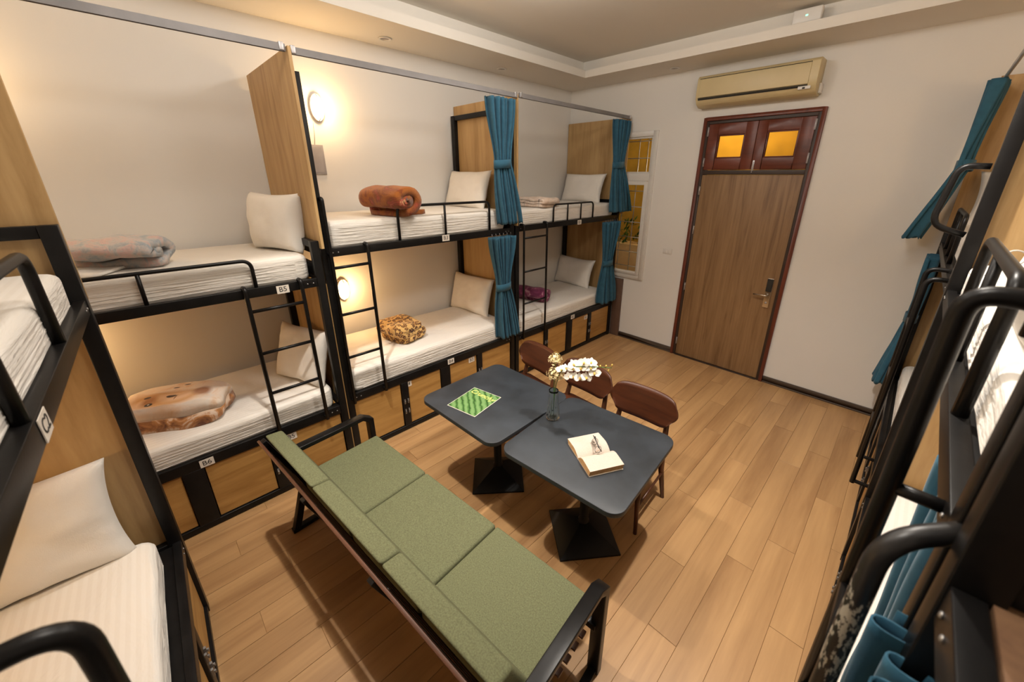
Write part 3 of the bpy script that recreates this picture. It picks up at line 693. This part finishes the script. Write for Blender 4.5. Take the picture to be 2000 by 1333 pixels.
def spiral(a, b, turns, th, n=26):
    pts = []; N = int(n*turns)
    for i in range(N+1):
        t_ = i/n*2*pi; k = 1-(i/N)*(turns*th*1.12/b)
        pts.append((a*max(k, .12)*sin(t_), b+th/2-b*max(k, .10)*cos(t_)))
    return pts
def serp(L_, gap, layers, n=10):
    pts = []; z = gap/2
    for k in range(layers):
        xs = [(-L_/2+L_*i/12) for i in range(13)]
        if k % 2: xs = xs[::-1]
        pts += [(x_, z) for x_ in xs]
        if k < layers-1:
            sx = xs[-1]; sg = 1 if sx > 0 else -1
            pts += [(sx+sg*sin(pi*j/n)*gap*.6, z+gap*.5*(1-cos(pi*j/n))) for j in range(1, n)]
        z += gap
    return pts
def blanket(label, mb, mat_, loc, rot, group=None, tagpatch=None):
    o = obj('blanket', mb, mat_, None, loc=loc, rot=(0, 0, radians(rot))); tag(o, label, 'blanket', group)
    return o
o = blanket('rolled brown and orange floral plush blanket on the middle left upper bunk', strip(spiral(.150, .100, 2.35, .058), .064, .46, 3, 16, .007, .05), 'brown_plush', (-3.03, 1.50, 1.899), 12)
obj('blanket_edge', strip([(-.10, .022), (0, .020), (.10, .021), (.19, .022), (.225, .024)], .040, .30, 5, 8, .007), 'brown_plush', o, loc=(-.03, .06, 0))
blanket('folded leopard print blanket on the middle left lower bunk', strip(serp(.23, .062, 3), .060, .38, 9, 14, .010, .22), 'leopard_print', (-3.235, 1.60, .733), 12)
blanket('rolled plum blanket on the farthest left lower bunk', strip(spiral(.125, .080, 2.3, .048), .052, .46, 12, 14, .007, .05), 'plum_plush', (-3.30, 3.45, .688), 14)
blanket('flat folded beige blanket on the farthest left upper bunk', strip(serp(.34, .034, 3), .032, .34, 21, 12, .010, .08), 'beige_plush', (-3.08, 3.32, 1.883), 100)
o = blanket('faded grey and pink quilt rolled on the nearest left upper bunk', strip(spiral(.20, .075, 1.7, .05), .046, .40, 31, 16, .012, .06), 'faded_quilt', (-3.10, -.10, 1.70), 62)
obj('quilt_corner', strip([(-.12, .012), (0, .011), (.12, .012), (.2, .010)], .014, .24, 15, 8, .008), 'quilt_back', o, loc=(-.10, -.10, 0))
blanket('fleece blanket printed with a puppy face on the nearest left lower bunk', strip(serp(.26, .098, 2), .095, .54, 41, 18, .012, .30), 'puppy_print', (-3.12, -.07, .676), 62)
blanket('large spotted leopard blanket on the right lower bunk', strip(serp(.26, .05, 3), .047, .40, 51, 12, .008, .04), 'leopard_print_large', (.50, 1.90, .652), 80)
# loose white sheet bunched on the right upper bunk
m = MB(); nx, ny = 46, 30; vs = []
for i in range(nx+1):
    for j in range(ny+1):
        x_, y_ = i/nx, j/ny
        z_ = .020+.030*abs(sin(9*x_+1.5*sin(4*y_)+.8*noise.noise(Vector((x_*3, y_*3, 1)))))*(.4+.6*y_)*min(1, 6*y_*(1-y_)+.2)+.012*noise.noise(Vector((x_*9, y_*9, 4)))
        vs.append((.0+.62*y_, 1.35*x_, z_))
m.add(vs, [(i*(ny+1)+j, (i+1)*(ny+1)+j, (i+1)*(ny+1)+j+1, i*(ny+1)+j+1) for i in range(nx) for j in range(ny)], True)
o = obj('crumpled_sheet', m, 'pillow_cotton', None, loc=(.225, .84, 1.852)); tag(o, 'crumpled white sheet on the right upper bunk', 'sheet')
sm = o.modifiers.new('solid', 'SOLIDIFY'); sm.thickness = .008

# ------------------------------------------------------------------ curtains
def curtain(label, loc, rot, top_w, tie_w, bot_w, ztop, ztie, zbot, folds=7, depth=.035, lean=(0, 0), flare=(0, 0), hooks=True, group='blue curtains', scallop=.006, tie=True):
    """x local along the rail; depth along y; lean = x shift at tie and bottom; flare = y shift at tie and bottom"""
    t = thing('curtain', label, 'curtain', loc, rot, group)
    n, mz = folds*20, 44; vs = []
    for j in range(mz+1):
        z = ztop+(zbot-ztop)*j/mz
        if z > ztie:
            k = (ztop-z)/(ztop-ztie); s_ = k*k*(3-2*k); w_ = top_w+(tie_w-top_w)*s_; sh = lean[0]*s_; fy = flare[0]*s_
        else:
            k = min(1.0, (ztie-z)/(ztie-zbot)); s_ = 1-max(0.0, 1-k)**1.7; w_ = tie_w+(bot_w-tie_w)*s_; sh = lean[0]+(lean[1]-lean[0])*k; fy = flare[0]+(flare[1]-flare[0])*k
        sq = .45+.55*(w_-tie_w*.8)/(max(top_w, bot_w)-tie_w*.8)
        for i in range(n+1):
            u = i/n; ph = 2*pi*folds*u + .6*sin(3*z+u*5)
            x_ = (u-.5)*w_+sh-.12*w_/folds*sin(2*ph); y_ = depth*sq*(sin(ph)+.25*sin(.37*ph+z*2))+.010*noise.noise(Vector((u*6, z*3, loc[1])))+fy*(1-.0*u)
            zz = z
            if j == mz: zz += scallop*sin(2*pi*folds*3*u)
            vs.append((x_, y_, zz))
    m = MB().add(vs, [(j*(n+1)+i, j*(n+1)+i+1, (j+1)*(n+1)+i+1, (j+1)*(n+1)+i) for j in range(mz) for i in range(n)], True)
    c_ = obj('curtain_cloth', m, 'curtain_blue', t); sd = c_.modifiers.new('solid', 'SOLIDIFY'); sd.thickness = .003
    if tie:
        ring = []
        for k in range(24):
            a = 2*pi*k/24; ring.append((lean[0]+(tie_w/2+.006)*cos(a), flare[0]+(depth*.72+.012)*sin(a)))
        tm = MB(); R = 24
        v_ = [(x_, y_, ztie+dz+.012*(x_-lean[0])/max(tie_w, .01)) for dz in (-.036, .036) for x_, y_ in ring]
        tm.add(v_, [(k, (k+1) % R, R+(k+1) % R, R+k) for k in range(R)], True)
        tb = obj('tieback', tm, 'curtain_blue', t); sd = tb.modifiers.new('solid', 'SOLIDIFY'); sd.thickness = .006; sd.offset = 1
    if hooks:
        for k in range(folds):
            x_ = (k+.5)/folds*top_w-top_w/2
            obj('hook', MB().tube([(x_, 0, ztop-.012), (x_+.004, 0, ztop+.012), (x_, 0, ztop+.03)], .0016, 6), 'aluminium', t)
    return t
G1 = 'blue tied curtains of the left row'
curtain('blue tied curtain on the middle left upper bunk', (-2.815, 2.535, 0), H90, .30, .165, .27, 2.845, 2.31, 1.770, 6, .050, (.012, .095), group=G1)
curtain('blue tied curtain on the middle left lower bunk', (-2.815, 2.525, 0), H90, .29, .16, .28, 1.655, 1.150, .585, 6, .050, (.02, .095), group=G1)
curtain('blue tied curtain on the farthest left upper bunk, beside the window', (-2.805, 4.50, 0), H90, .31, .18, .42, 2.850, 2.345, 1.775, 6, .048, (-.015, .11), group=G1)
curtain('blue tied curtain on the farthest left lower bunk, beside the window', (-2.805, 4.44, 0), H90, .32, .18, .38, 1.655, 1.12, .555, 6, .048, (-.015, .05), group=G1)
G2 = 'blue curtains of the right row'
curtain('blue scalloped curtain hanging from the silver rod on the right', (.17, 4.47, 0), -H90, .30, .22, .30, 2.835, 2.29, 1.76, 6, .045, (0, -.02), (-.02, -.17), False, G2, .012)
curtain('blue curtain on the far right lower bunk against the wall', (.16, 4.44, 0), -H90, .30, .20, .28, 1.625, 1.11, .50, 6, .035, (0, -.02), (-.0, -.07), False, G2, .010)
curtain('gathered blue curtain inside the right lower bunk, at the leopard blanket', (.205, 1.06, 0), radians(-91), .38, .34, .36, 1.600, 1.1, .70, 5, .034, (-.0, -.0), (0, 0), False, G2, .004, False)
curtain('gathered blue curtain at the lower right corner bunk', (.148, .520, 0), -H90, .38, .35, .36, 1.565, 1.1, .60, 7, .040, (0, 0), (0, 0), False, G2, .004, False)

# curtain rails
def rail(label, x, y0, y1, z, loc_rot=None):
    t = thing('curtain_rail', label, 'curtain rail', (x, (y0+y1)/2, z))
    h = (y1-y0)/2
    obj('track', MB().box(-.011, .011, -h, h, .004, .034).box(-.011, -.008, -h, h, -.004, .004).box(.008, .011, -h, h, -.004, .004), 'track_grey', t, 0.001, 1)
    for yy in (-h+.02, h-.02): obj('end_bracket', MB().box(-.016, .016, yy-.012, yy+.012, .0, .040), 'aluminium', t, 0.002)
rail('long aluminium curtain rail above the nearest left bunk', -2.79, -1.05, .862, 2.872)
rail('aluminium curtain rail above the middle left bunk', -2.80, .885, 2.718, 2.868)
rail('aluminium curtain rail above the farthest left bunk', -2.80, 2.745, 4.668, 2.875)
tag(obj('curtain_rod', MB().tube([(.185, 1.0, 2.845), (.185, 4.655, 2.845)], .011, 12), 'aluminium'), 'thin silver curtain rod at the upper right edge', 'curtain rail')

# ------------------------------------------------------------------ wall lamps, notice
def wall_lamp(label, loc, rot, s_=1.0):
    t = thing('wall_lamp', label, 'lamp', loc, rot, 'oval caged wall lamps')   # local +x faces the room
    def ellp(a, b, x0): return [(x0, a*cos(q), b*sin(q)) for q in [2*pi*k/28 for k in range(28)]]
    m = MB(); A = ellp(.055, .105, 0); B = ellp(.055, .105, .022); n = 28
    m.add(A+B, [tuple(range(n)), tuple(range(n, 2*n))[::-1]]+[(i, (i+1) % n, n+(i+1) % n, n+i) for i in range(n)], False)
    obj('base_plate', m, 'white_plastic', t, 0.003)
    gl = MB().ell((.022, 0, -.01), (.050, .036, .072), 18, 12); obj('glass_dome', gl, 'lamp_glow', t)
    obj('guard_ring', MB().tube([(p[0], p[1]*.92, p[2]*.95) for p in ellp(.055, .105, .028)], .005, 8, closed=True), 'white_plastic', t)
    for q in (0,): obj('guard_bar', MB().tube([(.026, 0, .1), (.078, 0, .07), (.082, 0, -.08), (.026, 0, -.102)], .003, 8, .03), 'white_plastic', t)
for (y, z), lb in zip(LAMPS, ('glowing oval wall lamp above the middle left upper bunk', 'glowing oval wall lamp behind the ladder of the middle left lower bunk',
                              'oval wall lamp hidden beside the left foreground panel, upper', 'oval wall lamp hidden beside the left foreground panel, lower')):
    wall_lamp(lb, (XL, y, z), 0)
t = thing('wall_notice', 'small grey framed notice under the upper wall lamp', 'notice', (XL, 1.262, 2.33))
obj('frame', MB().box(0, .014, -.07, .07, -.12, .12), 'grey_plastic', t, 0.003)
obj('sheet', MB().box(.014, .0152, -.052, .052, -.10, .10), 'grey_plastic', t)
tag(obj('power_cord', MB().tube([(XL+.006, 1.29, 2.62), (XL+.006, 1.285, 2.54), (XL+.006, 1.27, 2.45)], .0025, 6), 'white_plastic'), 'thin white cord running from wall lamp to notice', 'cord')

# ------------------------------------------------------------------ tables
def table(label, cx, cy, rot, brot, bx_, by_):
    t = thing('dining_table', label, 'table', (cx, cy, 0), radians(rot), 'square black pedestal tables')
    obj('tabletop', MB().prism(rrect(.745, .745, .075, 7), .722, .750), 'table_slate', t, 0.003)
    dx, dy = bx_-cx, by_-cy
    c_, s_ = cos(radians(-rot)), sin(radians(-rot)); lx, ly = dx*c_-dy*s_, dx*s_+dy*c_
    h = .190; a = radians(brot-rot)
    def rp(x_, y_): return (lx+x_*cos(a)-y_*sin(a), ly+x_*sin(a)+y_*cos(a))
    sq = [(-h, -h), (h, -h), (h, h), (-h, h)]; vs = [(*rp(*p), 0) for p in sq]+[(*rp(*p), .012) for p in sq]+[(*rp(p[0]*.19, p[1]*.19), .105) for p in sq]
    obj('base', MB().add(vs, [(3, 2, 1, 0), (8, 9, 10, 11)]+[(i, (i+1) % 4, 4+(i+1) % 4, 4+i) for i in range(4)]+[(4+i, 4+(i+1) % 4, 8+(i+1) % 4, 8+i) for i in range(4)]), 'table_iron', t, 0.002)
    obj('column', MB().lathe([(.001, .10), (.036, .10), (.036, .115), (.030, .12), (.030, .70), (.001, .70)], 20, (lx, ly, 0)), 'table_iron', t)
    m = MB()
    for q in (pi/4, 3*pi/4): m.beam((lx-.27*cos(q), ly-.27*sin(q), .711), (lx+.27*cos(q), ly+.27*sin(q), .711), .035, .020)
    obj('support_cross', m, 'table_iron', t)
    return t
table('black square pedestal table with the green leaflet on it', -1.783, 1.522, 1.6, 49, -1.835, 1.577)
table('black square pedestal table with the open book on it', -1.024, 1.580, 5.0, 51.5, -1.056, 1.628)

# ------------------------------------------------------------------ chairs
def chair(label, cx, cy, rot):
    t = thing('dining_chair', label, 'chair', (cx, cy, 0), radians(rot), 'dark wood dining chairs')   # faces -y
    # legs: front y=-.21, rear y=.20
    for sx in (-1, 1):
        obj('leg', MB().tube([(sx*.225, -.235, 0), (sx*.185, -.185, .43)], .016, 12, rads=[.012, .020]), 'leg_wood', t)
        obj('leg', MB().tube([(sx*.23, .185, 0), (sx*.195, .17, .25), (sx*.185, .175, .45), (sx*.165, .245, .745)], .016, 12, rads=[.013, .020, .021, .013]), 'leg_wood', t)
        obj('stretcher', MB().tube([(sx*.208, -.213, .20), (sx*.205, .173, .22)], .009, 8), 'leg_wood', t)
        obj('seat_rail', MB().beam((sx*.188, -.18, .415), (sx*.188, .17, .415), .022, .045), 'leg_wood', t)
    obj('seat_rail', MB().beam((-.18, .17, .415), (.18, .17, .415), .022, .045), 'leg_wood', t)
    obj('seat_rail', MB().beam((-.18, -.185, .415), (.18, -.185, .415), .022, .045), 'leg_wood', t)
    p = rrect(.44, .43, .08, 6); m = MB()
    m.prism(p, .438, .468); obj('seat', m, 'chair_wood', t, 0.006)
    # curved back plate: wider in the middle, rounded corners
    N = 24; K = 8; vs = []
    for side in (0, 1):
        for i in range(N+1):
            u = 2*i/N-1; hh = .108*(1-abs(u)**6*.22)
            edge = (1-abs(u)**10)**.5 if abs(u) < 1 else 0
            hh = hh*(.62+.38*edge)
            for k in range(K+1):
                v_ = 2*k/K-1; x_ = u*.252*(1-.07*max(0, v_)**2-.17*max(0, -v_)**1.6); z_ = .690+v_*hh+.008*(1-u*u)*v_
                y_ = .200-.035*u*u+(v_*hh)*.24 + side*.013
                vs.append((x_, y_, z_))
    n1 = (N+1)*(K+1); I = lambda s_, i, k: s_*n1+i*(K+1)+k
    fs = [(I(0, i, k), I(0, i+1, k), I(0, i+1, k+1), I(0, i, k+1)) for i in range(N) for k in range(K)]
    fs += [(I(1, i, k), I(1, i, k+1), I(1, i+1, k+1), I(1, i+1, k)) for i in range(N) for k in range(K)]
    for i in range(N): fs += [(I(0, i, 0), I(1, i, 0), I(1, i+1, 0), I(0, i+1, 0)), (I(0, i, K), I(0, i+1, K), I(1, i+1, K), I(1, i, K))]
    for k in range(K): fs += [(I(0, 0, k), I(0, 0, k+1), I(1, 0, k+1), I(1, 0, k)), (I(0, N, k), I(1, N, k), I(1, N, k+1), I(0, N, k+1))]
    obj('backrest', MB().add(vs, fs, True), 'chair_wood', t)
    return t
chair('dark wood chair nearest the right end of the tables', -1.045, 2.085, 3)
chair('dark wood chair in the middle behind the white orchids', -1.565, 2.105, -2)
chair('dark wood chair farthest left behind the vase', -2.085, 2.090, -6)

# ------------------------------------------------------------------ sofa
SR = 5.25
sofa = thing('sofa', 'long green cushioned sofa with black steel and wood slat frame', 'sofa', (-2.36, .245, 0), radians(SR))
SL = 1.835   # outer length of the cushions
def sb(name, m, mat_, bev=.004, segs=2): return obj(name, m, mat_, sofa, bev, segs)
cw = SL/3-.006
for k in range(3):
    x0 = .01+k*(SL/3); 
    bmx = MB().box(x0+.028*(k == 0), x0+cw-.028*(k == 2), .150, .655, .325, .445); sb('seat_cushion', bmx, 'green_felt', .022, 4)
for k in range(3):
    x0 = .0+k*(SL/3)+.002; x1 = x0+cw+.002
    v = [(x0, .155, .43), (x1, .155, .43), (x1, .245, .43), (x0, .245, .43), (x0, .012, .79), (x1, .012, .79), (x1, .100, .78), (x0, .100, .78)]
    m = MB().add(v, [(0,3,2,1),(4,5,6,7),(0,1,5,4),(1,2,6,5),(2,3,7,6),(3,0,4,7)])
    sb('back_cushion', m, 'green_felt', .018, 4)
for xx, nm in ((-.035, 'l'), (SL+.012, 'r')):
    f_ = MB(); w_ = .058
    # armrest bar with chamfered front, front leg, rear leg, floor runner
    pts = [(.12, .595), (.52, .595), (.615, .595), (.665, .545), (.670, .0)]
    pro = [(.10, .575), (.10, .605), (.600, .605), (.668, .560), (.668, .0), (.632, .0), (.632, .540), (.590, .575)]
    f_.prism(pro, xx-w_/2+.011, xx+w_/2+.011, lambda a_, b_, c_: (c_, a_, b_))
    sb('armrest', f_, 'black_steel', .004)
    sb('leg', MB().beam((xx+.011, .055, .0), (xx+.011, .16, .33), .040, .040, (0, 1, 0)).beam((xx+.011, .16, .33), (xx+.011, .0, .74), .040, .036, (0, 1, 0)), 'black_steel', .003)
    sb('floor_runner', MB().box(xx-.009, xx+.031, .035, .660, .0, .028), 'black_steel', .003)
for (y_, z_) in ((.640, .305), (.16, .305)): sb('seat_rail', MB().beam((-.02, y_, z_), (SL+.02, y_, z_), .035, .035), 'black_steel', .003)
for k in range(7): sb('seat_slat', MB().box(.0, SL, .19+.06*k, .225+.06*k, .310, .323), 'slat_wood', .002)
for i_, (z_, mt, h_) in enumerate(((.735, 'slat_wood', .05), (.66, 'chair_brown', .035), (.585, 'slat_wood', .05), (.50, 'chair_brown', .035), (.42, 'slat_wood', .05))):
    y_ = .16-(z_-.33)*.39-.012
    sb('back_slat', MB().beam((-.02, y_, z_), (SL+.02, y_, z_), .014, h_, (0, -.36, 1)), mt, .002)
for x_ in (SL/3, 2*SL/3): sb('back_post', MB().beam((x_, .135, .33), (x_, -.03, .745), .035, .02, (0, 1, 0)), 'black_steel', .003)

# ------------------------------------------------------------------ things on the tables
t = thing('leaflet', 'green printed leaflet with yellow script on the left table', 'leaflet', (-1.840, 1.383, .7505), radians(11))
obj('sheet', MB().box(-.118, .118, -.137, .137, 0, .0022), 'leaflet_print', t)
obj('margin', MB().box(-.121, .121, -.140, .140, 0, .0016), 'card_white', t)
obj('lettering', text_mesh('Crunchy', .062, extrude=.001, font_shear=.3), 'print_yellow', t, loc=(.0, .085, .0030), rot=(0, 0, radians(-4)))
# open book
bk = thing('open_book', 'thick open paperback lying face up on the right table', 'book', (-.945, 1.513, .7505), radians(-28))
def half(side, th):
    N = 16; m = MB(); vs = []; w_, l_ = .132, .196
    for e in (-1, 1):
        for i in range(N+1):
            u = i/N; x_ = side*(u*w_+.002); z_ = .006+th*(sin(min(1, u*2.2)*pi/2)**.8)*(1-.25*u*u)
            vs += [(x_, e*l_/2, .001), (x_+side*.010*u, e*l_/2, z_)]
    n1 = 2*(N+1)
    fs = [(2*i+1, 2*i+3, n1+2*i+3, n1+2*i+1) for i in range(N)]
    top = len(fs)
    fs += [(2*i, 2*i+2, 2*i+3, 2*i+1) for i in range(N)]+[(n1+2*i, n1+2*i+1, n1+2*i+3, n1+2*i+2) for i in range(N)]
    fs += [(2*N, 2*N+1, n1+2*N+1, n1+2*N), (0, n1, n1+1, 1), (0, 2*N, n1+2*N, n1)]
    m.add(vs, fs, False); me = m.mesh('page_block'); me.materials.append(M['printed_page']); me.materials.append(M['page_edge'])
    for i, p in enumerate(me.polygons): p.material_index = 0 if i < top else 1
    obj('page_block', me, None, bk)
half(1, .040); half(-1, .030)
obj('cover', MB().box(-.134, .140, -.0985, .0985, -.0005, .0012), 'card_white', bk)
gs = thing('spectacles', 'folded dark rimmed spectacles resting on the open book', 'glasses', (-.962, 1.520, .797), radians(-40))
for sx in (-1, 1):
    rim = [(sx*.034+.024*cos(a), .004, .020+.019*sin(a)) for a in [2*pi*k/20 for k in range(20)]]
    rm = obj('rim', MB().tube(rim, .0013, 6, closed=True), 'ink', gs)
    obj('lens', MB().add([(p[0], p[1], p[2]) for p in rim], [tuple(range(20))]), 'lens_glass', rm)
    obj('temple', MB().tube([(sx*.060, .004, .034), (sx*.058, -.008, .033), (-sx*.050, -.018-.006*(sx > 0), .030)], .0024, 6, .008), 'ink', gs)
obj('bridge', MB().tube([(-.012, .004, .026), (0, .002, .030), (.012, .004, .026)], .0016, 6), 'ink', gs)
gs.rotation_euler = (radians(-58), 0, radians(-40))
# vase
VX, VY, VZ = -1.337, 1.617, .7505
n = 40
def fl(r, z, amp=.0016): return r, z
def vase_ring(r, z, amp, k=12):
    return [(cos(2*pi*i/96)*(r+amp*cos(2*pi*i/96*k)), sin(2*pi*i/96)*(r+amp*cos(2*pi*i/96*k)), z) for i in range(96)]
prof = [(.001, 0, 0), (.034, 0, 0), (.041, .006, .0018), (.041, .03, .0020), (.037, .08, .0018), (.031, .14, .0014), (.0285, .19, .0008), (.030, .205, 0), (.0285, .207, 0), (.026, .19, 0), (.028, .14, 0), (.034, .08, 0), (.038, .03, 0), (.037, .012, 0), (.001, .010, 0)]
vs = []; 
for r, z, a in prof: vs += vase_ring(r, z, a)
m = MB().add(vs, [(j*96+i, j*96+(i+1) % 96, (j+1)*96+(i+1) % 96, (j+1)*96+i) for j in range(len(prof)-1) for i in range(96)], True)
tag(obj('vase', m, 'vase_glass', None, loc=(VX, VY, VZ)), 'slim ribbed clear glass vase where the two tables meet', 'vase')
def petal(L_, W_, cup=.2, n=5):
    vs = []; 
    for i in range(n+1):
        u = i/n; w_ = W_*sin(pi*min(1, .12+u*.88))**.7*.5
        for s_ in (-1, -.5, 0, .5, 1): vs.append((s_*w_, u*L_, cup*L_*(u*u-.3*u)+.25*w_*abs(s_)))
    return vs, [(5*i+k, 5*i+k+1, 5*i+k+6, 5*i+k+5) for i in range(n) for k in range(4)]
def orchid_mesh(size):
    m = MB()
    for ang, L_, W_ in ((90, .9, .62), (210, .85, .5), (330, .85, .5), (10, 1.0, 1.0), (170, 1.0, 1.0)):
        vs, fs = petal(size*L_, size*W_, .18); a = radians(ang-90)
        m.add([(x*cos(a)-y*sin(a), x*sin(a)+y*cos(a), z) for x, y, z in vs], fs, True)
    return m
OM = orchid_mesh(.036).mesh('petals'); OM.materials.append(M['petal_white'])
LIP = MB().ell((0, -.003, .006), (.006, .009, .006), 10, 6).mesh('lip'); LIP.materials.append(M['petal_yellow'])
orc = thing('orchid_spray', 'arching spray of white orchids leaning right out of the vase', 'flowers', (VX, VY, VZ))
st = [(0.0, .0, .014), (.008, .0, .12), (.012, .0, .21), (.035, -.002, .33), (.09, -.003, .40), (.17, .005, .43), (.26, .02, .455), (.36, .05, .475)]
obj('stem', MB().tube(st, .0022, 8, .03), 'leaf_green', orc)
fl_pos = [((.050, .000, .362), -10, 1.0), ((.086, .0, .385), 20, 1.05), ((.135, .0, .398), 5, 1.2), ((.140, .0, .432), 35, 1.05), ((.195, .005, .425), -5, 1.2), ((.205, .01, .462), 25, 1.05), ((.25, .02, .440), 10, 1.15), ((.275, .02, .420), -15, 1.1), ((.155, -.01, .362), 180, 1.0), ((.195, -.01, .370), 170, 1.05), ((.235, -.005, .385), 190, 1.1), ((.12, -.01, .350), 200, .95), ((.245, .02, .475), 0, 1.0)]
for k, (p, rz, sc) in enumerate(fl_pos):
    f_ = obj('blossom', OM, None, orc, loc=p, rot=(radians(38+random.uniform(-22, 22)), radians(random.uniform(-25, 25)), radians(random.uniform(10, 75)))); f_.scale = (sc,)*3
    obj('lip', LIP, None, f_)
for p in ((.30, .03, .47), (.33, .04, .478), (.36, .05, .49), (.345, .045, .455)): obj('bud', MB().ell(p, (.005, .005, .008), 8, 6), 'petal_yellow', orc)
crm = thing('blossom_spray', 'cream cluster of tiny blossoms on an upright stem in the vase', 'flowers', (VX, VY, VZ))
obj('stem', MB().tube([(-.005, .004, .014), (-.004, .004, .20), (.0, .005, .42)], .0022, 8), 'leaf_green', crm)
obj('stem', MB().tube([(.006, -.006, .014), (.010, -.004, .20), (.018, -.006, .30)], .0020, 8), 'leaf_green', crm)
def floret():
    m = MB()
    for k in range(5):
        vs, fs = petal(.013, .008, .5, 3); a = 2*pi*k/5
        m.add([(x*cos(a)-y*sin(a), x*sin(a)+y*cos(a), z) for x, y, z in vs], fs, True)
    return m
FM = floret().mesh('floret'); FM.materials.append(M['petal_cream'])
for k in range(120):
    cl = k % 3
    c0 = ((.0, .006, .415), (.0, .0, .315), (.03, -.005, .325))[cl]; rr = (.042, .050, .040)[cl]
    d = Vector((random.gauss(0,1), random.gauss(0,1), random.gauss(.35,1))).normalized()*rr*random.uniform(.55, 1.05)
    p = Vector(c0)+Vector((d.x, d.y, d.z*.85))
    f_ = obj('floret', FM, None, crm, loc=p, rot=d.to_track_quat('Z', 'Y').to_euler())
